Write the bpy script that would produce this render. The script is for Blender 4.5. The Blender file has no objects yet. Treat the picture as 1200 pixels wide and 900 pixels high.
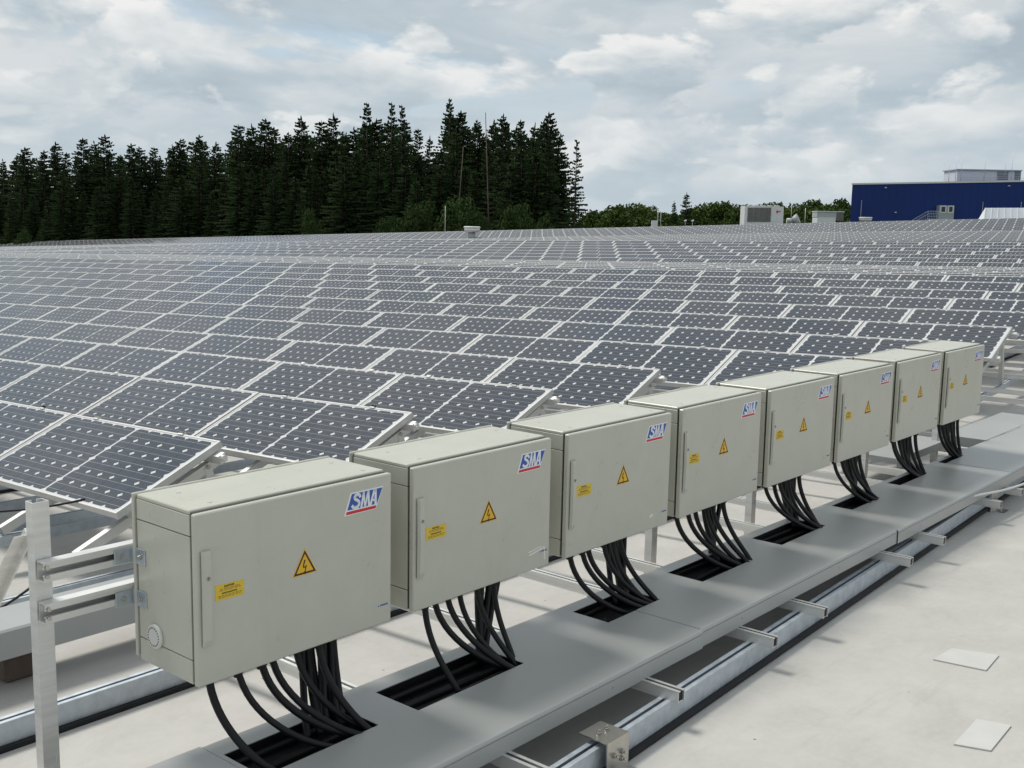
import bpy, bmesh, math, random
from mathutils import Vector, Matrix, Euler

# ------------------------------------------------------------------ scene, camera, world, sun
SC = bpy.context.scene
COL = SC.collection
rnd = random.Random(7)
R = math.radians

CAM = Vector((-1.7133, -2.6062, 0.8219))
CR = Vector((0.649495, -0.760116, 0.019472))
CU = Vector((0.09752, 0.10867, 0.989283))
CF = Vector((0.754086, 0.640636, -0.144707))
cd = bpy.data.cameras.new('camera')
cam = bpy.data.objects.new('camera', cd)
COL.objects.link(cam)
M = Matrix((CR, CU, -CF)).transposed().to_4x4()
M.translation = CAM
cam.matrix_world = M
cd.sensor_width = 36
cd.lens = 38.8645
cd.clip_start = 0.05
cd.clip_end = 6000
SC.camera = cam
SC.view_settings.view_transform = 'Standard'
SC.view_settings.look = 'None'
SC.view_settings.gamma = 1
SC.view_settings.exposure = 0.08

SUN_DIR = Vector((-0.06, 0.62, 1.0)).normalized()      # towards the sun
sl = bpy.data.lights.new('sun', 'SUN')
sl.energy = 2.7
sl.angle = R(14)
sl.color = (1.0, 0.95, 0.87)
sun = bpy.data.objects.new('sun', sl)
COL.objects.link(sun)
sun.rotation_euler = SUN_DIR.to_track_quat('Z', 'Y').to_euler()
sun.location = (0, 0, 60)

W = bpy.data.worlds.new('World')
SC.world = W
W.use_nodes = True
wn, wl = W.node_tree.nodes, W.node_tree.links
wn.clear()


class NT:
    """small helper around a node tree"""
    def __init__(s, tree):
        s.t = tree

    def n(s, kind, **kw):
        nd = s.t.nodes.new(kind)
        for k, v in kw.items():
            if k == 'i':
                for a, b in v.items():
                    if hasattr(b, 'is_output'):
                        s.t.links.new(b, nd.inputs[a])
                    else:
                        nd.inputs[a].default_value = b
            else:
                setattr(nd, k, v)
        return nd

    def m(s, op, a, b=None, c=None, clamp=False):
        nd = s.t.nodes.new('ShaderNodeMath')
        nd.operation = op
        nd.use_clamp = clamp
        for i, v in enumerate((a, b, c)):
            if v is None:
                continue
            if hasattr(v, 'is_output'):
                s.t.links.new(v, nd.inputs[i])
            else:
                nd.inputs[i].default_value = v
        return nd.outputs[0]

    def mix(s, f, a, b, mode='MIX'):
        nd = s.t.nodes.new('ShaderNodeMix')
        nd.data_type = 'RGBA'
        nd.blend_type = mode
        for sock, v in ((nd.inputs[0], f), (nd.inputs[6], a), (nd.inputs[7], b)):
            if hasattr(v, 'is_output'):
                s.t.links.new(v, sock)
            else:
                sock.default_value = v if not isinstance(v, tuple) or len(v) == 4 else (*v, 1)
        return nd.outputs[2]

    def ramp(s, f, stops):
        nd = s.t.nodes.new('ShaderNodeValToRGB')
        e = nd.color_ramp.elements
        while len(e) < len(stops):
            e.new(0.5)
        for k, (p, c) in enumerate(stops):
            e[k].position = p
            e[k].color = (*c, 1) if isinstance(c, tuple) else (c, c, c, 1)
        s.t.links.new(f, nd.inputs[0])
        return nd.outputs[0]

    def noise(s, vec, scale, detail=4, rough=.55, dist=0.0):
        nd = s.t.nodes.new('ShaderNodeTexNoise')
        s.t.links.new(vec, nd.inputs['Vector'])
        nd.inputs['Scale'].default_value = scale
        nd.inputs['Detail'].default_value = detail
        nd.inputs['Roughness'].default_value = rough
        nd.inputs['Distortion'].default_value = dist
        return nd.outputs[0]


def build_world():
    w = NT(W.node_tree)
    out = w.n('ShaderNodeOutputWorld')
    sky = w.n('ShaderNodeTexSky', sky_type='NISHITA', sun_disc=False)
    sky.sun_elevation = math.asin(SUN_DIR.z)
    sky.sun_rotation = math.atan2(SUN_DIR.x, SUN_DIR.y)
    sky.air_density = 1.2
    sky.dust_density = 2.0
    tc = w.n('ShaderNodeTexCoord')
    sep = w.n('ShaderNodeSeparateXYZ', i={0: tc.outputs['Generated']})
    # fractal noise on the view direction, flattened vertically: a grey veil with holes, cumulus in front of it
    G = tc.outputs['Generated']
    def pos(sc, off):
        return w.n('ShaderNodeVectorMath', operation='MULTIPLY_ADD', i={0: G, 1: sc, 2: off}).outputs[0]
    veil = w.noise(pos((2.2, 2.2, 9.0), (4.3, 1.7, 0.6)), 1.0, 6, .55, .4)
    blue = w.n('ShaderNodeVectorMath', operation='SCALE', i={0: sky.outputs[0], 3: 0.10}).outputs[0]
    blue = w.mix(.55, blue, (.52, .67, .83))
    vcol = w.ramp(w.noise(pos((3.0, 3.0, 13.0), (1.3, 6.7, 2.6)), 1.0, 7, .55, .5), [(.36, (.40, .48, .54)), (.50, (.55, .605, .64)), (.62, (.68, .70, .71))])
    col = w.mix(w.ramp(veil, [(.36, 0.0), (.45, 1.0)]), blue, vcol)
    for sc, off, lo, hi, op in (((4.6, 4.6, 10.5), (7.9, 2.2, 5.1), .485, .535, .95), ((8.0, 8.0, 17.0), (0.7, 9.3, 3.4), .525, .57, .90)):
        up = tuple(o + d for o, d in zip(off, (-.04, .10, .30)))
        d0 = w.noise(pos(sc, off), 1.0, 9, .52, .15)
        d1 = w.noise(pos(sc, up), 1.0, 9, .52, .15)
        mask = w.ramp(d0, [(lo, 0.0), (hi, 1.0)])
        lit = w.m('MULTIPLY_ADD', w.m('SUBTRACT', d0, d1), 4.2, .45, clamp=True)
        lit = w.m('SUBTRACT', lit, w.m('MULTIPLY', w.ramp(d0, [(hi, 0.0), (hi + .13, 1.0)]), .50), clamp=True)
        cc = w.ramp(lit, [(0.0, (.37, .44, .50)), (.34, (.47, .54, .585)), (.62, (.66, .69, .70)), (.92, (.86, .85, .83))])
        col = w.mix(w.m('MULTIPLY', mask, op), col, cc)
    # pale air low on the horizon
    hz = w.ramp(sep.outputs[2], [(0.0, 1.0), (.07, .55), (.20, 0.0)])
    col = w.mix(w.m('MULTIPLY', hz, .70), col, (.53, .605, .655))
    bg = w.n('ShaderNodeBackground', i={0: col, 1: 1.0})
    W.node_tree.links.new(bg.outputs[0], out.inputs[0])


build_world()


# ------------------------------------------------------------------ materials
def mat(name, col, rough=.5, metal=0.0, var=0.0, scale=8.0, bump=0.0, bscale=60.0, spec=.5, stretch=None, rvar=0.0):
    m = bpy.data.materials.new(name)
    m.use_nodes = True
    t = NT(m.node_tree)
    b = m.node_tree.nodes['Principled BSDF']
    b.inputs['Base Color'].default_value = (*col, 1)
    b.inputs['Roughness'].default_value = rough
    b.inputs['Metallic'].default_value = metal
    b.inputs['Specular IOR Level'].default_value = spec
    tc = t.n('ShaderNodeTexCoord').outputs['Object']
    if stretch:
        tc = t.n('ShaderNodeMapping', i={0: tc, 'Scale': stretch}).outputs[0]
    if var or rvar:
        f = t.noise(tc, scale, 5, .6)
        f = t.ramp(f, [(.3, 0.0), (.7, 1.0)])
    if var:
        lo = tuple(c * (1 - var) for c in col)
        hi = tuple(min(1, c * (1 + var)) for c in col)
        m.node_tree.links.new(t.mix(f, lo, hi), b.inputs['Base Color'])
    if rvar:
        m.node_tree.links.new(t.m('MULTIPLY_ADD', f, rvar, rough - rvar / 2), b.inputs['Roughness'])
    if bump:
        bn = t.n('ShaderNodeBump', i={'Strength': bump, 'Distance': .002, 'Height': t.noise(tc, bscale, 3)})
        m.node_tree.links.new(bn.outputs[0], b.inputs['Normal'])
    return m


MT = {}
def paint_mat():
    """powder coat with faint rain streaks and dust"""
    m = bpy.data.materials.new('cabinet_paint')
    m.use_nodes = True
    t = NT(m.node_tree)
    b = m.node_tree.nodes['Principled BSDF']
    tc = t.n('ShaderNodeTexCoord').outputs['Object']
    oi = t.n('ShaderNodeObjectInfo').outputs['Random']
    off = t.n('ShaderNodeCombineXYZ', i={0: t.m('MULTIPLY', oi, 37.0), 1: t.m('MULTIPLY', oi, 11.0), 2: 0.0}).outputs[0]
    v = t.n('ShaderNodeVectorMath', operation='ADD', i={0: tc, 1: off}).outputs[0]
    st = t.noise(t.n('ShaderNodeMapping', i={0: v, 'Scale': (13, 13, .9)}).outputs[0], 1.0, 5, .6)
    dust = t.noise(v, 6.5, 6, .65)
    c = t.mix(t.ramp(dust, [(.35, 0.0), (.7, 1.0)]), (.468, .465, .395), (.505, .502, .432))
    c = t.mix(t.m('MULTIPLY', t.ramp(st, [(.55, 0.0), (.78, 1.0)]), .20), c, (.37, .36, .30))
    scr = t.noise(t.n('ShaderNodeMapping', i={0: v, 'Scale': (3, 30, 60), 'Rotation': (.2, .5, 0)}).outputs[0], 1.0, 6, .7)
    c = t.mix(t.m('MULTIPLY', t.ramp(scr, [(.68, 0.0), (.76, 1.0)]), .25), c, (.58, .575, .52))
    m.node_tree.links.new(c, b.inputs['Base Color'])
    m.node_tree.links.new(t.m('MULTIPLY_ADD', dust, .20, .20), b.inputs['Roughness'])
    bn = t.n('ShaderNodeBump', i={'Strength': .10, 'Distance': .0012, 'Height': t.noise(tc, 700, 2)})
    m.node_tree.links.new(bn.outputs[0], b.inputs['Normal'])
    return m


MT['paint'] = paint_mat()
MT['paint_dark'] = mat('cabinet_seam', (.05, .05, .045), .8)
MT['plastic'] = mat('vent_plastic', (.62, .62, .58), .45)
MT['alu'] = mat('mill_aluminium', (.72, .72, .70), .42, .7, .12, 6, .15, 300, stretch=(.4, .4, 6), rvar=.15)
MT['alu_white'] = mat('anodised_aluminium', (.66, .66, .64), .45, .55, .08, 4, rvar=.15)
MT['galv'] = mat('galvanised_steel', (.50, .55, .60), .5, .55, .14, 22, .08, 80, rvar=.15)
MT['steel'] = mat('stainless_steel', (.50, .48, .45), .3, 1, .1, 14)
MT['zinc'] = mat('zinc_plated_steel', (.50, .55, .60), .35, .9, .12, 30)
MT['rubber'] = mat('black_rubber', (.012, .012, .014), .8, 0, .3, 20, .3, 120)
MT['cable'] = mat('black_cable_sheath', (.007, .007, .008), .5, 0, .2, 30, spec=.3)
MT['tray'] = mat('grey_sheet_metal', (.350, .360, .354), .33, .05, .05, 2.0, .02, 500, spec=.6, rvar=.05)
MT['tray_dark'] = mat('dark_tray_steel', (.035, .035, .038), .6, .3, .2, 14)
MT['dot'] = mat('bare_hole_rim', (.55, .55, .52), .4, .6)
MT['yellow'] = mat('yellow_sticker', (.72, .42, .015), .45, 0, .06, 20)
MT['yellow_label'] = mat('yellow_label', (.66, .46, .03), .45, 0, .06, 20)
MT['print_black'] = mat('black_print', (.028, .012, .008), .5)
MT['print_grey'] = mat('faded_print', (.25, .17, .02), .5)
MT['logo_white'] = mat('white_sticker', (.74, .76, .78), .4)
MT['logo_blue'] = mat('blue_print', (.022, .085, .36), .4)
MT['logo_red'] = mat('red_print', (.55, .018, .03), .4)
MT['frame'] = mat('module_frame', (.54, .54, .525), .42, .35, .06, 6)
MT['wood'] = mat('brown_block', (.10, .075, .06), .8, 0, .3, 12)
MT['tape'] = mat('residue_white', (.70, .70, .63), .6)
MT['cable_white'] = mat('white_cable_sheath', (.62, .62, .60), .5)
MT['bark'] = mat('spruce_bark', (.07, .052, .04), .9, 0, .35, 3, stretch=(1, 1, .2))
MT['bark_pale'] = mat('dead_pine_bark', (.075, .052, .04), .9, 0, .3, 2, stretch=(1, 1, .3))
MT['blue_wall'] = mat('blue_cladding', (.003, .025, .155), .8, 0, .10, .08)
MT['white_panel'] = mat('white_sheet', (.66, .67, .67), .45, 0, .05, 2)
MT['louvre'] = mat('dark_louvre', (.14, .14, .13), .55, .2, .15, 2)
MT['grey_unit'] = mat('grey_unit_sheet', (.42, .44, .45), .5, 0, .07, 1)
MT['glass_dark'] = mat('dark_glass', (.015, .017, .02), .08)
MT['skylight'] = mat('white_skylight', (.80, .82, .86), .35, 0, .03, .7)
MT['door_grey'] = mat('door_grey', (.33, .36, .37), .5)
MT['patch'] = mat('membrane_patch', (.52, .52, .50), .55, 0, .04, 9)


def leaf_mat(name, dark, light, scale):
    m = bpy.data.materials.new(name)
    m.use_nodes = True
    t = NT(m.node_tree)
    b = m.node_tree.nodes['Principled BSDF']
    tc = t.n('ShaderNodeTexCoord').outputs['Object']
    oi = t.n('ShaderNodeObjectInfo').outputs['Random']
    f = t.ramp(t.noise(tc, scale, 4, .6), [(.32, 0.0), (.68, 1.0)])
    f = t.m('ADD', t.m('MULTIPLY', f, .7), t.m('MULTIPLY', oi, .3))
    m.node_tree.links.new(t.mix(f, dark, light), b.inputs['Base Color'])
    b.inputs['Roughness'].default_value = 1.0
    b.inputs['Specular IOR Level'].default_value = .05
    return m


MT['needle'] = leaf_mat('spruce_needles', (.015, .026, .011), (.036, .058, .022), .6)
MT['leaf'] = leaf_mat('broad_leaves', (.045, .075, .020), (.10, .14, .040), .9)
MT['leaf_bush'] = leaf_mat('bush_leaves', (.030, .052, .018), (.060, .095, .030), .9)


def cell_mat():
    m = bpy.data.materials.new('monocrystalline_cell')
    m.use_nodes = True
    t = NT(m.node_tree)
    b = m.node_tree.nodes['Principled BSDF']
    tc = t.n('ShaderNodeTexCoord').outputs['Object']
    sp = t.n('ShaderNodeSeparateXYZ', i={0: tc})
    fr = t.m('FRACT', t.m('DIVIDE', sp.outputs[0], .108))
    d1 = t.m('ABSOLUTE', t.m('SUBTRACT', fr, .27))
    d2 = t.m('ABSOLUTE', t.m('SUBTRACT', fr, .73))
    bus = t.m('LESS_THAN', t.m('MINIMUM', d1, d2), .013)
    f = t.noise(tc, 3.0, 3, .5)
    oi = t.n('ShaderNodeObjectInfo').outputs['Random']
    f = t.m('ADD', t.m('MULTIPLY', f, .6), t.m('MULTIPLY', oi, .4))
    base = t.mix(f, (.025, .031, .046), (.038, .046, .061))
    m.node_tree.links.new(t.mix(t.m('MULTIPLY', bus, .55), base, (.45, .46, .47)), b.inputs['Base Color'])
    b.inputs['Roughness'].default_value = .12
    b.inputs['Specular IOR Level'].default_value = .58
    return m


def backsheet_mat():
    m = bpy.data.materials.new('module_backsheet')
    m.use_nodes = True
    b = m.node_tree.nodes['Principled BSDF']
    b.inputs['Base Color'].default_value = (.60, .61, .61, 1)
    b.inputs['Roughness'].default_value = .25
    return m


MT['cell'] = cell_mat()
MT['backsheet'] = backsheet_mat()


def roof_mat():
    m = bpy.data.materials.new('roof_membrane')
    m.use_nodes = True
    t = NT(m.node_tree)
    b = m.node_tree.nodes['Principled BSDF']
    tc = t.n('ShaderNodeTexCoord').outputs['Object']
    big = t.noise(tc, .55, 5, .6)
    mid = t.noise(tc, 3.2, 6, .65, .4)
    fine = t.noise(tc, 34, 4, .6)
    streak = t.noise(t.n('ShaderNodeMapping', i={0: tc, 'Scale': (1.2, 9, 1), 'Rotation': (0, 0, .35)}).outputs[0], 1.5, 6, .7)
    f = t.m('ADD', t.m('MULTIPLY', big, .35), t.m('MULTIPLY', mid, .65))
    c = t.mix(t.ramp(f, [(.36, 0.0), (.62, 1.0)]), (.40, .39, .366), (.487, .476, .448))
    c = t.mix(t.m('MULTIPLY', t.ramp(fine, [(.35, 0.0), (.7, 1.0)]), .22), c, (.55, .54, .515))
    c = t.mix(t.m('MULTIPLY', t.ramp(streak, [(.58, 0.0), (.75, 1.0)]), .35), c, (.31, .30, .28))
    speck = t.n('ShaderNodeTexVoronoi', i={0: tc, 'Scale': 5.0}).outputs['Distance']
    c = t.mix(t.m('MULTIPLY', t.m('LESS_THAN', speck, .028), .8), c, (.14, .12, .10))
    m.node_tree.links.new(c, b.inputs['Base Color'])
    b.inputs['Roughness'].default_value = .6
    hgt = t.m('ADD', t.m('MULTIPLY', mid, .6), t.m('MULTIPLY', fine, .25))
    bn = t.n('ShaderNodeBump', i={'Strength': .35, 'Distance': .012, 'Height': hgt})
    m.node_tree.links.new(bn.outputs[0], b.inputs['Normal'])
    return m


MT['roof'] = roof_mat()
MT['grass'] = mat('grassland', (.06, .085, .03), .9, 0, .3, .05)


# ------------------------------------------------------------------ mesh helpers
class MB:
    """collects polygons with a material index each; builds ONE mesh object"""
    def __init__(s):
        s.v, s.f, s.mi, s.sm = [], [], [], []

    def add(s, vs, fs, mi=0, smooth=False):
        o = len(s.v)
        s.v += [tuple(p) for p in vs]
        for f in fs:
            s.f.append(tuple(i + o for i in f))
            s.mi.append(mi)
            s.sm.append(smooth)
        return s

    def box(s, x0, x1, y0, y1, z0, z1, mi=0, mtx=None):
        vs = [(x, y, z) for z in (z0, z1) for y in (y0, y1) for x in (x0, x1)]
        if mtx is not None:
            vs = [mtx @ Vector(p) for p in vs]
        return s.add(vs, [(0, 2, 3, 1), (4, 5, 7, 6), (0, 1, 5, 4), (2, 6, 7, 3), (0, 4, 6, 2), (1, 3, 7, 5)], mi)

    def bbox(s, x0, x1, y0, y1, z0, z1, b=.004, mi=0):
        """box with chamfered edges"""
        vs, idx = [], {}
        xs, ys, zs = (x0, x1), (y0, y1), (z0, z1)
        for i in range(2):
            for j in range(2):
                for k in range(2):
                    sx, sy, sz = (1, -1)[i], (1, -1)[j], (1, -1)[k]
                    for a in range(3):
                        p = [xs[i], ys[j], zs[k]]
                        d = [sx * b, sy * b, sz * b]
                        for c in range(3):
                            if c != a:
                                p[c] += d[c]
                        idx[(i, j, k, a)] = len(vs)
                        vs.append(tuple(p))
        fs = []
        def quad(a, i):
            o = [c for c in range(3) if c != a]
            ks = []
            for u, v in ((0, 0), (1, 0), (1, 1), (0, 1)):
                t = [0, 0, 0]
                t[a] = i
                t[o[0]] = u
                t[o[1]] = v
                ks.append(idx[(*t, a)])
            fs.append(tuple(ks))
        for a in range(3):
            for i in range(2):
                quad(a, i)
        for a in range(3):           # edges along axis a
            o = [c for c in range(3) if c != a]
            for u in range(2):
                for v in range(2):
                    t0, t1 = [0, 0, 0], [0, 0, 0]
                    t1[a] = 1
                    for t in (t0, t1):
                        t[o[0]] = u
                        t[o[1]] = v
                    fs.append((idx[(*t0, o[0])], idx[(*t1, o[0])], idx[(*t1, o[1])], idx[(*t0, o[1])]))
        for i in range(2):
            for j in range(2):
                for k in range(2):
                    fs.append(tuple(idx[(i, j, k, a)] for a in range(3)))
        return s.add(vs, fs, mi)

    def tube(s, pts, r, n=8, mi=0, cap=True):
        pts = [Vector(p) for p in pts]
        rs = r if isinstance(r, (list, tuple)) else [r] * len(pts)
        up = Vector((0, 0, 1))
        d0 = (pts[1] - pts[0]).normalized()
        if abs(d0.z) > .9:
            up = Vector((0, 1, 0))
        vs = []
        a = None
        for i, p in enumerate(pts):
            d = (pts[min(i + 1, len(pts) - 1)] - pts[max(i - 1, 0)]).normalized()
            if a is None:
                a = d.cross(up).normalized()
            a = (a - d * a.dot(d)).normalized()
            c = d.cross(a)
            for k in range(n):
                w = 2 * math.pi * k / n
                vs.append(p + (a * math.cos(w) + c * math.sin(w)) * rs[i])
        fs = []
        for i in range(len(pts) - 1):
            for k in range(n):
                k2 = (k + 1) % n
                fs.append((i * n + k, i * n + k2, (i + 1) * n + k2, (i + 1) * n + k))
        s.add(vs, fs, mi, True)
        if cap:
            o = len(s.v) - len(vs)
            s.f.append(tuple(o + k for k in reversed(range(n))))
            s.mi.append(mi); s.sm.append(False)
            s.f.append(tuple(o + (len(pts) - 1) * n + k for k in range(n)))
            s.mi.append(mi); s.sm.append(False)
        return s

    def bar(s, p0, p1, w, h, mi=0, up=(0, 0, 1)):
        """rectangular bar between two points"""
        p0, p1 = Vector(p0), Vector(p1)
        d = (p1 - p0).normalized()
        a = d.cross(Vector(up)).normalized()
        b = a.cross(d)
        vs = [p + a * (w / 2 * i) + b * (h / 2 * j) for p in (p0, p1) for i, j in ((-1, -1), (1, -1), (1, 1), (-1, 1))]
        return s.add(vs, [(0, 3, 2, 1), (4, 5, 6, 7), (0, 1, 5, 4), (1, 2, 6, 5), (2, 3, 7, 6), (3, 0, 4, 7)], mi)

    def prism(s, poly, y0, y1, mi=0):
        """polygon in (x, z), extruded along y (y0 front, y1 back); front looks to -y"""
        n = len(poly)
        vs = [(x, y0, z) for x, z in poly] + [(x, y1, z) for x, z in poly]
        fs = [tuple(range(n)), tuple(reversed(range(n, 2 * n)))]
        fs += [(i, i + n, (i + 1) % n + n, (i + 1) % n) for i in range(n)]
        return s.add(vs, fs, mi)

    def mesh(s, name, mats):
        me = bpy.data.meshes.new(name)
        me.from_pydata(s.v, [], s.f)
        for m in (mats if isinstance(mats, (list, tuple)) else [mats]):
            me.materials.append(m)
        me.polygons.foreach_set('material_index', s.mi)
        me.polygons.foreach_set('use_smooth', s.sm)
        bm = bmesh.new()
        bm.from_mesh(me)
        bmesh.ops.recalc_face_normals(bm, faces=bm.faces)
        bm.to_mesh(me)
        bm.free()
        me.update()
        return me

    def build(s, name, mats, parent=None, loc=None, rot=None):
        return link(name, s.mesh(name, mats), parent, loc, rot)


def link(name, data, parent=None, loc=None, rot=None):
    o = bpy.data.objects.new(name, data)
    COL.objects.link(o)
    if parent is not None:
        o.parent = parent
    if loc is not None:
        o.location = loc
    if rot is not None:
        o.rotation_euler = rot
    return o


def tag(o, label=None, cat=None, group=None, kind=None):
    if label:
        o['label'] = label
    if cat:
        o['category'] = cat
    if group:
        o['group'] = group
    if kind:
        o['kind'] = kind
    return o


def empty(name, loc, label, cat, group=None, rot=None):
    o = link(name, None, None, loc, rot)
    o.empty_display_size = .2
    return tag(o, label, cat, group)


def lerp(a, b, t):
    return a + (b - a) * t


def sstep(a, b, x):
    t = max(0.0, min(1.0, (x - a) / (b - a)))
    return t * t * (3 - 2 * t)


ORD = ['nearest', 'second', 'third', 'fourth', 'fifth', 'sixth', 'seventh', 'eighth', 'ninth', 'tenth', 'eleventh',
       'twelfth', 'thirteenth', 'fourteenth', 'fifteenth', 'sixteenth', 'seventeenth', 'eighteenth', 'nineteenth', 'twentieth',
       'twenty-first', 'twenty-second', 'twenty-third', 'twenty-fourth', 'twenty-fifth'] + ['twenty-sixth', 'twenty-seventh', 'twenty-eighth', 'twenty-ninth', 'thirtieth',
       'thirty-first', 'thirty-second', 'thirty-third', 'thirty-fourth', 'thirty-fifth']
ORD0 = ['first'] + ORD[1:]

# ------------------------------------------------------------------ roof surface (x: along the cabinets, y: behind them)
KN = [(-40, -.584, -.0332), (1.114, -.584, -.0332), (2.559, -.595, -.0332), (4.004, -.590, -.0332), (5.449, -.571, -.0332),
      (6.894, -.521, -.0323), (8.339, -.464, -.0314), (9.784, -.410, -.0306), (11.229, -.337, -.0297), (12.674, -.272, -.0288),
      (14.119, -.224, -.0279), (15.564, -.155, -.0271), (17.009, -.100, -.0262), (25.7, -.154, -.025), (35.8, .39, -.0214),
      (45, .12, -.024), (60, .20, -.026), (68, .54, -.026), (86, 1.25, -.026), (88.5, 1.28, -.028), (106, 2.91, -.037), (400, 2.9, -.037)]


def zb(x, y):
    """height of a module row's lower edge"""
    e = 0.0
    if y > 39:                       # the hall dips towards its far left side
        e = -.022 * (y - 39) * sstep(24, 34, x) * (1 - sstep(50, 64, x)) - .011 * (y - 39) * sstep(50, 64, x) * (1 - sstep(88, 106, x))
    for a, b in zip(KN, KN[1:]):
        if x <= b[0]:
            t = (x - a[0]) / (b[0] - a[0])
            return lerp(a[1], b[1], t) + lerp(a[2], b[2], t) * y + e
    return KN[-1][1]


def ground(x, y):
    rise = zb(x, y) - (-.584 - .0332 * y)
    k = max(sstep(.8, 2.4, y), sstep(9, 13, x))
    return -.584 - .0332 * y - .436 + rise * k


def build_roof():
    xs = [-12, -6] + [i * .5 - 3 for i in range(0, 46)] + [20.5 + i * 1.25 for i in range(0, 14)] + [40, 45, 52, 60, 64, 68] + \
         [70 + 2 * i for i in range(0, 8)] + [86, 88.5, 92, 96, 100, 103, 106, 107.5]
    ys = [-30, -20, -12, -6, -4, -3, -2] + [-1.6 + i * .4 for i in range(0, 12)] + [3.2 + i * .8 for i in range(9)] + \
         [10, 12, 15, 18, 22, 26, 30, 36, 42, 50, 60, 72, 85, 100, 120, 140, 160, 180, 200, 225, 260, 320]
    m = MB()
    nx, ny = len(xs), len(ys)
    lim = lambda x: 199 + (106 - x) * 2.86
    m.add([(x, min(y, lim(x)), ground(x, min(y, lim(x)))) for x in xs for y in ys],
          [(i * ny + j, (i + 1) * ny + j, (i + 1) * ny + j + 1, i * ny + j + 1) for i in range(nx - 1) for j in range(ny - 1)], 0, True)
    o = m.build('roof', MT['roof'])
    tag(o, kind='structure')
    # walls of the hall under the roof
    w = MB()
    def wall(a, b):
        n = 24
        top = [Vector(a).lerp(Vector(b), i / n) for i in range(n + 1)]
        w.add([(p.x, p.y, ground(p.x, p.y) - .01) for p in top] + [(p.x, p.y, -11.0) for p in top],
              [(i, i + 1, n + 2 + i, n + 1 + i) for i in range(n)])
    wall((107.5, -30), (107.5, 194)); wall((64, 319), (107.5, 194)); wall((-12, 319), (64, 319)); wall((-12, -30), (107.5, -30)); wall((-12, -30), (-12, 319))
    tag(w.build('hall_walls', MT['grey_unit'], o))
    g = MB()
    g.add([(-3000, -3000, -10.5), (3000, -3000, -10.5), (3000, 3000, -10.5), (-3000, 3000, -10.5)], [(0, 1, 2, 3)])
    tag(g.build('ground', MT['grass']), kind='structure')


build_roof()


def strip_on_roof(poly, dz, m):
    """flat sheet lying on the roof"""
    m.add([(x, y, ground(x, y) + dz) for x, y in poly], [tuple(range(len(poly)))])


# welded seams of the membrane: overlapping sheets, a few mm proud of each other
for i, (y, w0) in enumerate(((-2.05, .05),)):
    m = MB()
    n = 20
    for k in range(n):
        a, b = lerp(-4, 12, k / n), lerp(-4, 12, (k + 1) / n)
        wv = lambda x: .006 * math.sin(x * 3.1 + i)
        m.add([(a, y + wv(a), ground(a, y) + .004), (b, y + wv(b), ground(b, y) + .004), (b, y + w0 + wv(b), ground(b, y + w0) + .004), (a, y + w0 + wv(a), ground(a, y + w0) + .004)], [(0, 1, 2, 3)])
    s = m.build('membrane_seam', MT['roof'])
    tag(s, kind='structure')

for lab, P in (('pale rectangular membrane patch on the roof beside the lower right edge', [(2.114, -1.431), (2.38, -1.424), (2.402, -1.539), (2.144, -1.547)]),
               ('pale membrane patch on the roof, farther and wider than its twin', [(2.875, -1.085), (3.058, -1.10), (3.10, -1.284), (2.891, -1.297)])):
    m = MB()
    lo = [(x, y, ground(x, y) + .001) for x, y in P]
    hi = [(x, y, ground(x, y) + .006) for x, y in P]
    m.add(lo + hi, [(4, 5, 6, 7)] + [(i, (i + 1) % 4, (i + 1) % 4 + 4, i + 4) for i in range(4)])
    tag(m.build('membrane_patch', MT['patch']), lab, 'patch', 'membrane patches on the roof')


# ------------------------------------------------------------------ solar panels
TILT = .4134
PL, PW = .692, 1.585           # module size up the slope and along the row
PITCH_Y, PITCH_X = 1.6, 1.445
CU_, CV_ = .124, .108          # cell pitch along the row / up the slope
GAP_MID = .02
MU = (PW - 12 * CU_ - GAP_MID) / 2
MV = (PL - 6 * CV_) / 2
# module axes: x up the slope, y along the row, z out of the glass; origin at the corner of the cell field


def cell_poly(x0, y0, cut=.018, gap=.0011, z=.0016):
    x1, y1 = x0 + CV_ - gap, y0 + CU_ - gap
    x0, y0 = x0 + gap, y0 + gap
    return [(x0 + cut, y0, z), (x1 - cut, y0, z), (x1, y0 + cut, z), (x1, y1 - cut, z), (x1 - cut, y1, z), (x0 + cut, y1, z), (x0, y1 - cut, z), (x0, y0 + cut, z)]


def cell_origin(i, j):
    return i * CV_, j * CU_ + (GAP_MID if j > 5 else 0)


def add_cells(m, mi):
    for i in range(6):
        for j in range(12):
            m.add(cell_poly(*cell_origin(i, j)), [tuple(range(8))], mi)


def add_frame(m, mi, t=.011, up=.003, dn=.035):
    x0, x1, y0, y1 = -MV, PL - MV, -MU, PW - MU
    m.box(x0, x0 + t, y0, y1, -dn, up, mi)
    m.box(x1 - t, x1, y0, y1, -dn, up, mi)
    m.box(x0 + t, x1 - t, y0, y0 + t, -dn, up, mi)
    m.box(x0 + t, x1 - t, y1 - t, y1, -dn, up, mi)


def sheet(m, mi):
    t = .0105
    m.box(-MV + t, PL - MV - t, -MU + t, PW - MU - t, -.006, 0, mi)


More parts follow.
